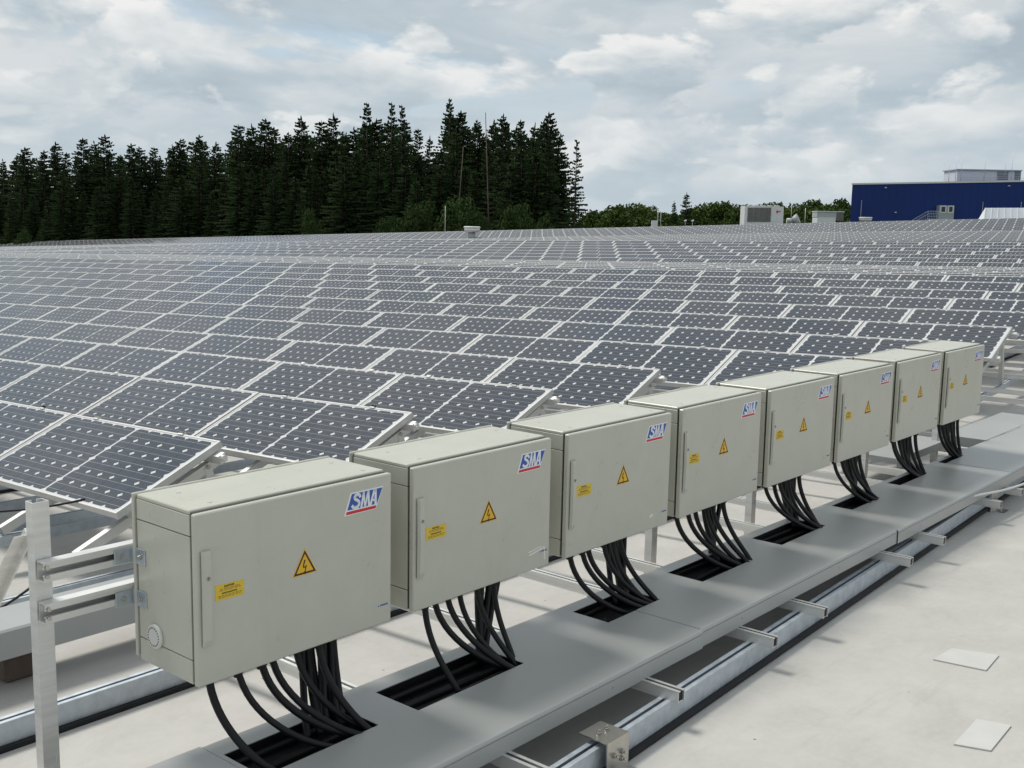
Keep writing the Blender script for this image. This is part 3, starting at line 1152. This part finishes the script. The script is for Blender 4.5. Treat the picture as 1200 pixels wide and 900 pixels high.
    # angle brackets that tie the cabinet to the rails
    for zc_ in (-.186, -.317):
        for side in (0, 1):
            m = MB()
            xs = ins - .001 if side == 0 else BW - ins + .001
            sg = -1 if side == 0 else 1
            a, b = sorted((xs, xs + sg * .004))
            m.bbox(a, b, .262, .3345, zc_ - .025, zc_ + .025, .001)
            a, b = sorted((xs, xs + sg * .062))
            m.bbox(a, b, .3305, .3350, zc_ - .023, zc_ + .023, .001)
            bk = sh(m).build('bracket', MT['zinc'], root)
            m = MB()
            m.tube([(xs + sg * .004, .288, zc_), (xs + sg * .0085, .288, zc_)], .0075, 6)
            m.tube([(xs + sg * .0085, .288, zc_), (xs + sg * .012, .288, zc_)], .004, 8)
            sh(m).build('bolt', MT['steel'], bk)
            m = MB()
            m.tube([(xs + sg * .036, .3305, zc_), (xs + sg * .036, .325, zc_)], .0085, 6)
            m.tube([(xs + sg * .036, .325, zc_), (xs + sg * .036, .321, zc_)], .004, 8)
            sh(m).build('bolt', MT['steel'], bk)
    # glands under the cabinet are added with the cables
    return root


def copy_tree(o, parent=None):
    c = o.copy()
    COL.objects.link(c)
    c.parent = parent
    for ch in o.children:
        copy_tree(ch, c)
    return c


cab0 = make_cabinet()
bpy.context.view_layer.update()
CAB_LABELS = [None,
              'second grey cabinet in the row, with white sticker residue low on its door',
              'third grey cabinet in the row, with a small pale scuff low on its door',
              'fourth grey cabinet in the row, counted from the end with the bare post',
              'fifth grey cabinet in the row, standing right after the middle',
              'sixth grey cabinet in the row, third from the far end',
              'seventh grey cabinet in the row, next to the farthest one',
              'farthest grey cabinet, in front of the solar row that ends beside it']
CABS = [cab0]
for k in range(1, 8):
    c = copy_tree(cab0)
    c.location = (k * PITCH_B + rnd.uniform(-.003, .003), rnd.uniform(-.003, .002), -BH + rnd.uniform(-.002, .002))
    c.rotation_euler = (rnd.uniform(-.004, .004), rnd.uniform(-.002, .002), rnd.uniform(-.006, .006))
    c['label'] = CAB_LABELS[k]
    CABS.append(c)
m = MB()
sticker(m, [(.625, .066), (.625, .060), (.720, .0745), (.720, .082)], 1)
sticker(m, [(.716, .076), (.717, .028), (.7235, .028), (.7235, .076)], 1)
sticker(m, [(.620, .078), (.622, .073), (.70, .084), (.70, .087)], 1)
m.build('sticker_residue', MT['tape'], CABS[1])
m = MB()
sticker(m, [(.60, .062), (.605, .052), (.628, .058), (.63, .066), (.612, .069)], 1)
m.build('scuff_mark', MT['tape'], CABS[2])

# ------------------------------------------------------------------ black cables from the cabinets into the duct
def bez(p0, p1, p2, p3, n=16):
    out = []
    for i in range(n + 1):
        t = i / n
        out.append(p0 * (1 - t) ** 3 + p1 * 3 * t * (1 - t) ** 2 + p2 * 3 * t * t * (1 - t) + p3 * t ** 3)
    return out


def hang_cable(p0, p3, bend, r, lab, grp):
    d = p0.z - p3.z
    p1 = p0 + Vector((bend[0] * .15, bend[1] * .15, -d * .55))
    p2 = p3 + Vector((-bend[0], -bend[1], d * .16))
    pts = [p0 + Vector((0, 0, .01))] + bez(p0, p1, p2, p3)
    m = MB()
    m.tube(pts, r, 9)
    g = MB()
    o = p0
    m0 = m.build('power_cable', MT['cable'])
    m0.data.transform(Matrix.Translation(-p0))
    m0.location = p0
    tag(m0, lab, 'cable', grp)
    g = MB()
    g.tube([Vector((0, 0, .0)), Vector((0, 0, -.018))], r * 1.7, 8)
    g.tube([Vector((0, 0, -.018)), Vector((0, 0, -.030))], [r * 1.5, r * 1.15], 8)
    g.build('cable_gland', MT['rubber'], m0)


for k in range(8):
    bx = k * PITCH_B
    h0, h1, hy = HOLES[k]
    nm = 'nearest' if k == 0 else ('farthest' if k == 7 else ORD[k])
    grp = 'cables of the ' + nm + ' cabinet'
    rc = random.Random(40 + k)
    zt = -BH - .001
    zd = TZ - .035
    nf = 6 if k not in (4, 5) else 6
    for i in range(nf):
        x = bx + lerp(.085, .47, i / (nf - 1)) + rc.uniform(-.018, .018) + (0.02 if k > 2 else 0)
        if k == 1 and i == 0:
            x += .03
        y = .055 + rc.uniform(-.01, .025)
        run = rc.uniform(.25, .34)
        xe = min(h1 - .015 + rc.uniform(0, .03), max(h0 + .04, x + run))
        if k == 0 and i == 0:
            xe, ye = x + .12, -.10
        elif k == 1 and i == 0:
            xe, ye = x + .02, -.10
        else:
            ye = hy + .02 + rc.uniform(-.05, .03)
        hang_cable(Vector((x, y, zt)), Vector((xe, ye, zd)), ((xe - x) * .55, -.02), .0112 + rc.uniform(-.0007, .0008),
                   ('leftmost' if i == 0 else ORD[i] + ' from left') + ' of the black cables curving from the front of the ' + nm + ' cabinet', grp + ', front')
    for i in range(8):
        x = bx + .515 + .019 * i + rc.uniform(-.012, .012)
        y = .16 + .02 * (i % 3) + rc.uniform(-.02, .02)
        xe = min(h1 - .03, max(h0 + .05, x - rc.uniform(.03, .12)))
        hang_cable(Vector((x, y, zt)), Vector((xe, .035 + rc.uniform(-.03, .015), zd)), (rc.uniform(-.03, .03), -.02), .0128 + rc.uniform(-.001, .001),
                   'black cable hanging straight down at the rear of the ' + nm + ' cabinet', grp + ', rear')

m = MB()
m.tube(bez(Vector((5.15, -.40, -.83)), Vector((5.4, -.50, -.78)), Vector((5.55, -.52, -.86)), Vector((6.6, -.55, -.86)), 18), .008, 8)
tag(m.build('white_cable', MT['cable_white']), 'white cable emerging from under the duct at the right edge', 'cable')
for lab, P in (('thin black wire sagging under the front solar row, upper one', [(.3, 3.6, -.62), (.55, 3.2, -.74), (.85, 2.9, -.72), (1.15, 2.75, -.66)]),
               ('thin black wire lying on the roof behind the end post', [(-.2, 2.2, -.98), (.1, 2.05, -.97), (.4, 2.1, -.93), (.7, 2.3, -.86)])):
    m = MB()
    m.tube(bez(*[Vector(p) for p in P], 14), .006, 6)
    tag(m.build('thin_wire', MT['cable']), lab, 'wire')


# ------------------------------------------------------------------ far things
def at(u, v, d):
    """point at distance d along the view axis that shows at (u, v) of the 1200 x 900 photograph"""
    return CAM + (CF + CR * ((u - 600) / 1295.484) - CU * ((v - 450) / 1295.484)) * d


HX = Vector((CF.y, -CF.x, 0)).normalized()       # horizontal, to the right as seen
HY = Vector((CF.x, CF.y, 0)).normalized()        # horizontal, away
YAW = math.atan2(HX.y, HX.x)
GZ = -10.5


def spruce_meshes(seed, h, rad, bare=.12, gaps=.12, lean=0.0, thin=1.0):
    r = random.Random(seed)
    t = MB()
    pts = [(0, 0, -.3), (0, 0, h * .3), (lean * .3, 0, h * .7), (lean, 0, h * .985)]
    t.tube(pts, [h * .012, h * .010, h * .006, .02], 7)
    c = MB()
    z = h * bare
    while z < h * .985:
        f = (z / h - bare) / (1 - bare)
        R0 = rad * (1 - f) ** .72 * (.72 + .28 * min(1, f * 5 + .3)) + .16
        nb = max(4, int((5 + 5 * (1 - f)) * thin))
        a0 = r.uniform(0, 7)
        for b in range(nb):
            if r.random() < gaps:
                continue
            a = a0 + 2 * math.pi * b / nb + r.uniform(-.3, .3)
            L = R0 * r.uniform(.55, 1.2)
            ca, sa = math.cos(a), math.sin(a)
            droop = lerp(.42, -.45, f ** 1.2) + r.uniform(-.12, .12)
            n = max(3, int(L / .33))
            zz = z + r.uniform(-.4, .4)
            for i in range(n):
                s = (i + .6) / n * L
                q = s / max(L, .01)
                pz = zz - droop * s + .30 * droop * s * q
                px, py = ca * s + lean * f, sa * s
                w = lerp(.42, .18, q) * (.5 + .5 * (1 - f)) * r.uniform(.7, 1.25)
                ln = r.uniform(.26, .46) * (1 - .35 * f)
                # hanging spray: two crossed quads
                tx, ty = -sa, ca
                for sg in (-1, 1):
                    hang = r.uniform(.10, .34)
                    c.add([(px, py, pz + .05), (px + ca * ln, py + sa * ln, pz - droop * ln + .02),
                           (px + ca * ln * .7 + tx * w * sg, py + sa * ln * .7 + ty * w * sg, pz - hang - droop * ln * .6),
                           (px - ca * .08 + tx * w * sg * .8, py - sa * .08 + ty * w * sg * .8, pz - hang * .8)], [(0, 1, 2, 3)])
        z += lerp(.46, .30, f) * (h / 26) ** .5
    for k in range(10):                                # leader shoot
        a = r.uniform(0, 7)
        zt = h * .97 + r.uniform(0, h * .03)
        c.add([(lean, 0, zt + .4), (lean + .14 * math.cos(a), .14 * math.sin(a), zt), (lean, 0, zt - .35)], [(0, 1, 2)])
    return t.mesh('trunk', MT['bark']), c.mesh('crown', MT['needle'])


SPR = [spruce_meshes(11, 26, 4.6, gaps=.06), spruce_meshes(12, 26, 4.0, gaps=.12), spruce_meshes(13, 26, 5.2, gaps=.06, lean=.25), spruce_meshes(14, 26, 4.3, gaps=.12, lean=-.2), spruce_meshes(15, 26, 3.7, gaps=.08),
       spruce_meshes(16, 26, 3.5, bare=.10, gaps=.28, thin=.85)]
TREE_GROUP = 'dark spruces of the wood behind the solar field'


def plant(name, meshes, base, h, h0, wid, label, cat, group=None, rz=None):
    o = empty(name, base, label, cat, group, (0, 0, rnd.uniform(0, 6.3) if rz is None else rz))
    o.scale = (wid, wid, h / h0)
    link('trunk', meshes[0], o)
    link('crown', meshes[1], o)
    return o


# tips of the front trees, as (x, y) directions read off the photograph's skyline
TIPS = [(-30, 186), (3, 187), (28, 173), (50, 177), (65, 167), (97, 163), (110, 166), (125, 158), (152, 169), (163, 172), (180, 173), (202, 170), (213, 163), (232, 159), (253, 167), (279, 147), (295, 146),
        (314, 140), (338, 156), (353, 137), (377, 143), (391, 134), (430, 122), (459, 122), (471, 125), (490, 152), (504, 160), (527, 117), (560, 141), (590, 134), (610, 142), (627, 145), (643, 132), (656, 158)]
SPECIAL = {430: 'tall dark spruce with a ragged top, just left of a twin-topped pair', 459: 'left spruce of the twin-topped pair above the wood', 471: 'right spruce of the twin-topped pair above the wood',
           527: 'tallest spruce of the wood, with an open crown above its neighbours', 643: 'tall broad spruce near the right end of the wood', -30: 'dark spruce cut by the left edge'}


def depth_at(u):
    return lerp(232, 158, max(0, min(1, u / 690)))


for i, (u, v) in enumerate(TIPS):
    d = depth_at(u) + rnd.uniform(-3, 5)
    p = at(u, v, d)
    h = p.z - GZ
    big = u in (527, 430, 459, 471, 590, 643)
    plant('spruce_tree', SPR[i % 5 if not (u in (430, 459, 471, 527)) else 5], (p.x, p.y, GZ), h, 26, rnd.uniform(.85, 1.15) * (h / 29) * (1.05 if u > 420 else 1.45), SPECIAL.get(u, ORD0[i] + ' dark spruce from the left in the front line of the wood'), 'tree', TREE_GROUP)
p = at(676, 165, 150)
plant('spruce_tree', SPR[5], (p.x, p.y, GZ), p.z - GZ, 26, .70, 'slim spruce standing alone at the right end of the wood, sky beside it', 'tree', TREE_GROUP)
ti = 0
for layer, (dd, lo, hi, step) in enumerate(((9, 5, 20, 12), (18, 10, 30, 15), (-7, 30, 60, 14))):
    u = -60.0
    while u < (652 if layer != 2 else 640):
        u += step * rnd.uniform(.7, 1.3)
        near = min(TIPS, key=lambda t: abs(t[0] - u))
        if u > 652:
            break
        sky = near[1] + rnd.uniform(lo, hi) + (10 if 395 < u < 520 else 0)
        d = depth_at(u) + dd + rnd.uniform(-2, 3)
        p = at(u, sky, d)
        h = p.z - GZ
        plant('spruce_tree', SPR[ti % 5], (p.x, p.y, GZ), h, 26, rnd.uniform(1.1, 1.6) * (h / 27), 'dark spruce filling the wood behind its front line' if layer != 2 else 'lower dark spruce along the edge of the wood', 'tree', TREE_GROUP)
        ti += 1

# two bare, pale trunks in front of the wood
for u, vt, ub, lab, wd in ((569, 132, 573, 'bare reddish pine trunk rising in front of the wood', .10), (543, 172, 536, 'bare grey trunk leaning slightly in front of the wood', .075)):
    d = depth_at(u) - 13
    a, b = at(ub, 268, d), at(u, vt, d)
    base = Vector((a.x, a.y, GZ))
    m = MB()
    dirv = (b - a)
    lo = a - dirv * ((a.z - GZ) / dirv.z)
    m.tube([lo - base, lo.lerp(b, .5) - base, b - base], [wd * 1.3, wd, .05], 7)
    for k in range(9):
        s = .45 + .05 * k + rnd.uniform(-.02, .02)
        q = lo.lerp(b, s)
        an = rnd.uniform(0, 6.3)
        e = q + Vector((math.cos(an), math.sin(an), rnd.uniform(-.2, .5))) * rnd.uniform(.5, 1.5)
        m.tube([q - base, e - base], [.045, .015], 5)
    root = empty('bare_tree', base, lab, 'tree')
    m.build('trunk', MT['bark_pale'], root)


def leafy_meshes(seed, h, rad, nclump=46, leaf=.34, per=70, mat_='leaf', low=.25):
    r = random.Random(seed)
    t = MB()
    t.tube([(0, 0, -.2), (.05, 0, h * .35), (.12, .05, h * .75)], [h * .022, h * .016, h * .006], 7)
    c = MB()
    for k in range(nclump):
        while True:
            p = Vector((r.uniform(-1, 1), r.uniform(-1, 1), r.uniform(-1, 1)))
            if .25 < p.length < 1:
                break
        cz = h * (low + (1 - low) / 2) + p.z * h * (1 - low) / 2 * .92
        prof = 1 - .35 * max(0, p.z) ** 2
        cx, cy = p.x * rad * prof, p.y * rad * prof
        cr = rad * r.uniform(.20, .36)
        if k < 9:
            t.tube([(.1, .03, h * r.uniform(.25, .6)), (cx * .8, cy * .8, cz)], [h * .008, .02], 5)
        for q in range(per):
            d = Vector((r.gauss(0, 1), r.gauss(0, 1), r.gauss(0, 1))).normalized() * cr * r.uniform(.55, 1.1)
            o = Vector((cx + d.x, cy + d.y, cz + d.z * .8))
            a = Vector((r.uniform(-1, 1), r.uniform(-1, 1), r.uniform(-1, 1))).normalized()
            b = a.cross(Vector((r.uniform(-1, 1), r.uniform(-1, 1), r.uniform(-1, 1)))).normalized()
            w = leaf * r.uniform(.6, 1.2)
            c.add([o - a * w, o + b * w * .55, o + a * w, o - b * w * .55], [(0, 1, 2, 3)])
    return t.mesh('trunk', MT['bark']), c.mesh('crown', MT[mat_])


LF = [leafy_meshes(21, 12, 4.2, 60, .33, 110), leafy_meshes(22, 12, 3.4, 52, .33, 110), leafy_meshes(23, 12, 4.8, 70, .33, 110)]
BU = [leafy_meshes(31, 8, 3.4, 60, .17, 110, 'leaf_bush', .05), leafy_meshes(32, 8, 2.8, 50, .17, 110, 'leaf_bush', .05)]
# lighter bushes at the foot of the wood
for i, (u, v, w, lab) in enumerate(((484, 240, 1.0, 'mid green rounded bush left of the thin pole before the wood'), (503, 236, 1.1, 'mid green bush beside the thin pole before the wood'), (541, 233, 1.25, 'large mid green bush behind the silver roof vent'),
                                     (562, 246, .9, 'mid green bush right of the silver roof vent'), (607, 240, 1.0, 'dull green bush between dark spruces near the right end of the wood'), (638, 250, .7, 'small pale green bush near the right end of the wood'),
                                     (455, 255, .8, 'small dark bush left of the mid green bushes'), (30, 268, .8, 'low bush at the foot of the wood, far left'), (365, 246, .7, 'faint green bush at the foot of the wood, left of centre'))):
    d = depth_at(u) - 16
    p = at(u, v, d)
    plant('bush', BU[i % 2], (p.x, p.y, GZ), p.z - GZ, 8, w * 1.05, lab, 'bush', 'bushes before the wood')

# tree line right of the wood
RT = [(700, 249, 0), (712, 246, 1), (722, 243, 0), (733, 249, 1), (746, 240, 2), (757, 243, 0), (768, 248, 1), (778, 249, 1), (812, 247, 0), (825, 239, 2), (834, 240, 1), (846, 239, 0), (857, 243, 1), (866, 241, 2), (880, 243, 0), (895, 239, 1),
      (908, 240, 0), (922, 244, 1), (930, 240, 2), (942, 242, 1), (953, 237, 0), (963, 241, 2), (972, 240, 1), (985, 236, 0), (994, 241, 1)]
for i, (u, v, k) in enumerate(RT):
    d = 250 + rnd.uniform(-15, 25)
    p = at(u, v, d)
    plant('leafy_tree', LF[k], (p.x, p.y, GZ), p.z - GZ, 12, rnd.uniform(1.0, 1.3), 'green leafy tree in the low tree line right of the wood', 'tree', 'leafy trees in the low tree line')
for i in range(26):
    u = 692 + i * 12 + rnd.uniform(-4, 4)
    p = at(u, rnd.uniform(250, 255), 275 + rnd.uniform(-10, 20))
    plant('leafy_tree', LF[i % 3], (p.x, p.y, GZ), p.z - GZ, 12, rnd.uniform(.9, 1.2), 'green leafy tree in the low tree line right of the wood', 'tree', 'leafy trees in the low tree line')
for u, v, w, lab in ((790, 236, .55, 'small pointed conifer left of the taller conifer in the tree line'), (805, 226, .85, 'pointed dark conifer standing above the low tree line')):
    p = at(u, v, 225)
    plant('spruce_tree', SPR[1], (p.x, p.y, GZ), p.z - GZ, 26, w, lab, 'tree')


# ------------------------------------------------------------------ blue hall and roof plant
def local_root(name, u, v, d, label, cat, group=None):
    p = at(u, v, d)
    o = empty(name, p, label, cat, group, (0, 0, YAW))
    return o, d / 1295.484          # metres per photograph pixel there


bh, s = local_root('blue_hall', 996, 262, 185, 'long blue hall with a white roof edge behind the solar field', 'building')
WL = 520 * s
tilt = math.atan(.0197 - .0 + .0165)
Hh = 45.5 * s
m = MB()
m.add([(0, 0, -12), (WL, 0, -12), (WL, 0, Hh + WL * .036), (0, 0, Hh), (16, 40, -12), (WL + 16, 40, -12), (WL + 16, 40, Hh + WL * .036), (16, 40, Hh)],
      [(0, 1, 2, 3), (4, 7, 6, 5), (0, 3, 7, 4), (1, 5, 6, 2), (3, 2, 6, 7)])
m.build('wall', MT['blue_wall'], bh)
for i in range(60):                                # cladding panels: upright ribs a few cm proud
    m = MB()
    x = i * WL / 60
    m.box(x, x + .05, -.014, 0, -12, Hh + x * .036 - .12)
    if i == 0:
        rib = m.build('cladding_rib', MT['blue_wall'], bh)
        rib_me = rib.data
    else:
        m.build('cladding_rib', MT['blue_wall'], bh)
m = MB()
m.add([(-.1, -.12, Hh - .10), (WL, -.12, Hh - .10 + WL * .036), (WL, -.12, Hh + .16 + WL * .036), (-.1, -.12, Hh + .16), (-.1, .3, Hh - .10), (WL, .3, Hh - .10 + WL * .036), (WL, .3, Hh + .16 + WL * .036), (-.1, .3, Hh + .16)],
      [(0, 1, 2, 3), (4, 7, 6, 5), (0, 3, 7, 4), (3, 2, 6, 7), (0, 4, 5, 1)])
m.build('roof_edge', MT['white_panel'], bh)


def bx_px(m, u0, u1, v0, v1, y0, y1, mi=0, u_ref=996, v_ref=262):
    x0, x1 = (u0 - u_ref) * s, (u1 - u_ref) * s
    # the horizontal seen from the tilted camera drops 0.0197 px per px
    dz0 = (u0 - u_ref) * .0197
    m.box(x0, x1, y0, y1, (v_ref - v1 + dz0) * s, (v_ref - v0 + dz0) * s, mi)


# entrance box with two windows and the outside stair
m = MB(); bx_px(m, 1096, 1113.5, 241, 257, -1.2, 0); en = m.build('entrance', MT['door_grey'], bh)
for a, b in ((1098, 1103.5), (1107, 1112)):
    m = MB(); bx_px(m, a - .8, b + .8, 241.3, 249.8, -1.24, -1.2); w = m.build('window', MT['white_panel'], en)
    m = MB(); bx_px(m, a + .6, b - .6, 242.6, 248.4, -1.27, -1.241); m.build('pane', MT['glass_dark'], w)
stair = MB()
bx_px(stair, 1082, 1113, 256.5, 258, -1.8, -.2)
for i in range(10):
    bx_px(stair, 1064 + i * 1.8, 1066.4 + i * 1.8, 265 - i * .95, 265.4 - i * .95, -1.8, -.6)
stm = stair.build('stair', MT['galv'], bh)
hr = MB()
for i in range(9):
    bx_px(hr, 1064 + i * 2.2, 1064.25 + i * 2.2, 258 - i * 1.2 if i < 8 else 247.5, 264 - i * .9, -1.82, -1.78)
for i in range(8):
    bx_px(hr, 1082 + i * 2, 1082.25 + i * 2, 247.5, 257, -1.82, -1.78)
for v in (247.5, 250.5, 253.5):
    bx_px(hr, 1082, 1097, v, v + .35, -1.82, -1.78)
p0 = Vector(((1064 - 996) * s, -1.8, (262 - 258 + 1.3) * s)); p1 = Vector(((1082 - 996) * s, -1.8, (262 - 247.5 + 1.7) * s))
hr.bar(p0, p1, .05, .05); hr.bar(p0 - Vector((0, 0, .5)), p1 - Vector((0, 0, .5)), .05, .05)
hr.build('handrail', MT['galv'], stm)
for u, v in ((1034.5, 220.5), (1178, 218.6), (1103.5, 248.7), (1048, 249)):
    m = MB(); bx_px(m, u - 1, u + 1, v - .5, v + .5, -.35, -.02); m.build('wall_lamp', MT['white_panel'], bh)
for u, v0 in ((1007, 235), (1148.5, 237), (1193, 237)):
    m = MB(); bx_px(m, u - .18, u + .18, v0, 262, -.5, -.42); m.build('lightning_rod', MT['alu_white'], bh)

# plant room on the blue hall's roof
pr, s = local_root('roof_plant_room', 1120, 214, 192, 'white plant room with grey louvres on the roof of the blue hall', 'plant room')
def bxr(m, u0, u1, v0, v1, y0, y1, u_ref=1120, v_ref=214):
    bx_px(m, u0, u1, v0, v1, y0, y1, 0, u_ref, v_ref)
m = MB(); bxr(m, 1121, 1195, 199.5, 217, 0, 6); m.build('wall', MT['white_panel'], pr)
m = MB(); bxr(m, 1119.5, 1196, 198.2, 199.4, -.3, 6.3); m.build('roof', MT['grey_unit'], pr)
for a, b in ((1168, 1180.5), (1188.5, 1195.2)):
    m = MB(); bxr(m, a, b, 200.2, 214.5, -.08, -.01); lv = m.build('louvre', MT['louvre'], pr)
    for i in range(7):
        m = MB(); bxr(m, a, b, 200.6 + i * 2, 201.5 + i * 2, -.16, -.08); m.build('slat', MT['grey_unit'], lv)
m = MB()
for u in range(1124, 1200, 8):
    bxr(m, u, u + .35, 208, 214, -1.6, -1.55)
for v in (208, 211):
    bxr(m, 1124, 1200, v, v + .35, -1.6, -1.55)
m.build('railing', MT['galv'], pr)
for i, (u, v0) in enumerate(((1111.5, 191), (1119.2, 186), (1125.5, 185), (1152.8, 183), (1176.8, 184), (1184.5, 180))):
    o, s2 = local_root('antenna', u, 214, 189, ORD[i] + ' thin antenna from the left on the roof of the blue hall' if i else 'leftmost thin antenna on the roof of the blue hall', 'antenna', 'thin antennas on the blue hall')
    m = MB(); m.tube([(0, 0, -.5), (0, 0, (214 - v0) * s2)], [.045, .02], 6)
    m.build('rod', MT['galv'], o)

# white saw-tooth skylight at the right edge
sk, s = local_root('roof_skylight', 1152, 261.5, 118, 'white sloping skylight on the far roof at the right edge', 'skylight')
a = 75 * s
hh = 18 * s
m = MB()
m.add([(0, 0, -.6), (a, 0, -.6 + a * .02), (a, 1.2, hh + a * .02), (.6, 1.2, hh), (0, 2.6, -.6), (a, 2.6, -.6)], [(0, 1, 2, 3), (0, 3, 4), (3, 2, 5, 4), (1, 5, 2)])
m.build('glazing', MT['skylight'], sk)
for i in range(9):
    m = MB()
    x = .02 + i * a / 9
    m.bar((x, -.02, -.6 + x * .02), (x + .6 * (1 - i / 9), 1.18, hh + x * .02), .06, .04)
    m.build('glazing_bar', MT['skylight'], sk)

# air conditioning units
ac, s = local_root('air_conditioner', 870, 262, 124, 'large white air conditioning unit with dark louvres on the far roof', 'air conditioner')
def bxa(m, u0, u1, v0, v1, y0, y1, ur):
    bx_px(m, u0, u1, v0, v1, y0, y1, 0, ur, 262)
m = MB(); bxa(m, 872, 917.5, 241.5, 264, 0, 2.4, 870); m.build('body', MT['white_panel'], ac)
for i in range(4):
    m = MB(); bxa(m, 875.5 + i * 6.9, 882 + i * 6.9, 243.5, 260, -.05, -.005, 870); m.build('louvre', MT['louvre'], ac)
m = MB(); bxa(m, 909, 911.2, 246.8, 249.8, -.02, -.004, 870); bxa(m, 911.6, 914, 247.4, 248.6, -.02, -.004, 870); m.build('red_emblem', MT['logo_red'], ac)
for i in range(5):
    m = MB()
    x = (880 + i * 8 - 870) * s
    m.tube([(x, 1.2, (262 - 241.5 + .2) * s), (x, 1.2, (262 - 240) * s)], .33, 12); m.build('fan_hood', MT['grey_unit'], ac)
g2, s = local_root('ventilation_unit', 957, 262, 128, 'grey ventilation unit on the far roof beside the blue hall', 'ventilation unit')
m = MB(); bxa(m, 957.5, 979, 254.5, 264, 0, 2.2, 957); m.build('base', MT['white_panel'], g2)
m = MB(); bxa(m, 957, 988, 248.3, 254.4, .02, 2.2, 957); m.build('body', MT['grey_unit'], g2)
m = MB(); bxa(m, 956.5, 988.6, 247.3, 248.2, -.1, 2.3, 957); m.build('lid', MT['white_panel'], g2)
m = MB(); bxa(m, 979.6, 988, 248.6, 258.5, .0, .018, 957); m.build('louvre', MT['louvre'], g2)
ds, s = local_root('pipe_unit', 921, 262, 126, 'low grey duct with a round flange between the two roof units', 'ventilation duct')
m = MB(); m.tube([(.2, .6, .3 * 1), (1.0, .6, .32)], .32, 12); m.tube([(1.0, .6, .35), (1.5, .4, .6)], [.45, .62], 14); m.build('duct', MT['grey_unit'], ds)
m = MB(); m.tube([(.75, .8, 0), (.75, .8, 2.1)], .03, 6); m.tube([(.72, .8, 2.0), (1.7, .8, 1.95)], .02, 6); m.build('mast', MT['galv'], ds)


def round_vent(u, v, d, r, h, label, feet=True):
    o, s = local_root('roof_vent', u, v, d, label, 'roof vent', 'round roof vents')
    m = MB()
    n = 20
    m.tube([(0, 0, .42 * h), (0, 0, .88 * h)], [r * .86, r * .93], n)
    m.build('drum', MT['alu_white'], o)
    m = MB()
    m.tube([(0, 0, .88 * h), (0, 0, .93 * h), (0, 0, h)], [r * 1.0, r * 1.0, r * .84], n)
    m.build('hood', MT['white_panel'], o)
    m = MB()
    m.tube([(0, 0, -.4), (0, 0, .42 * h)], r * .45, n)
    m.build('stem', MT['grey_unit'], o)
    for k in range(4):
        a = .6 + k * math.pi / 2
        m = MB(); m.bar((r * .75 * math.cos(a), r * .75 * math.sin(a), -.3), (r * .8 * math.cos(a), r * .8 * math.sin(a), .5 * h), .05, .05, up=(1, 0, 0)); m.build('leg', MT['galv'], o)
    return o


round_vent(553, 277, 128, 1.0, 1.15, 'silver round roof vent standing in the solar field before the wood')
round_vent(1014, 262.5, 118, .72, .72, 'low silver round roof vent in front of the blue hall')
bxo, s = local_root('roof_box', 767, 264, 133, 'small white box on the far roof edge below the tree line', 'box')
m = MB(); m.bbox(-.34, .34, 0, .5, -.5, .55, .02); m.build('housing', MT['white_panel'], bxo)
for u, lab in ((803, 'left of two small lamps above the far roof edge'), (811.5, 'right of two small lamps above the far roof edge')):
    o, s = local_root('roof_lamp', u, 262, 136, lab, 'lamp', 'two small lamps on the far roof edge')
    m = MB(); m.tube([(0, 0, -.6), (0, 0, .30)], .03, 6); m.build('stem', MT['galv'], o)
    m = MB(); m.tube([(-.15, 0, .28), (.15, 0, .38)], [.07, .11], 8); m.build('head', MT['white_panel'], o)
for u, v0, v1, d, lab in ((521.5, 242, 274, 140, 'thin pale pole in front of the green bushes'), (770.5, 246, 266, 138, 'left of two thin poles on the far roof edge'), (774, 247, 266, 138, 'right of two thin poles on the far roof edge'), (943, 244, 262, 132, 'thin pole beside the grey ventilation unit')):
    o, s = local_root('lightning_pole', u, v1, d, lab, 'pole', 'thin poles on the far roof')
    m = MB(); m.tube([(0, 0, -.8), (0, 0, (v1 - v0) * s)], [.04, .025], 6); m.build('rod', MT['alu_white'], o)
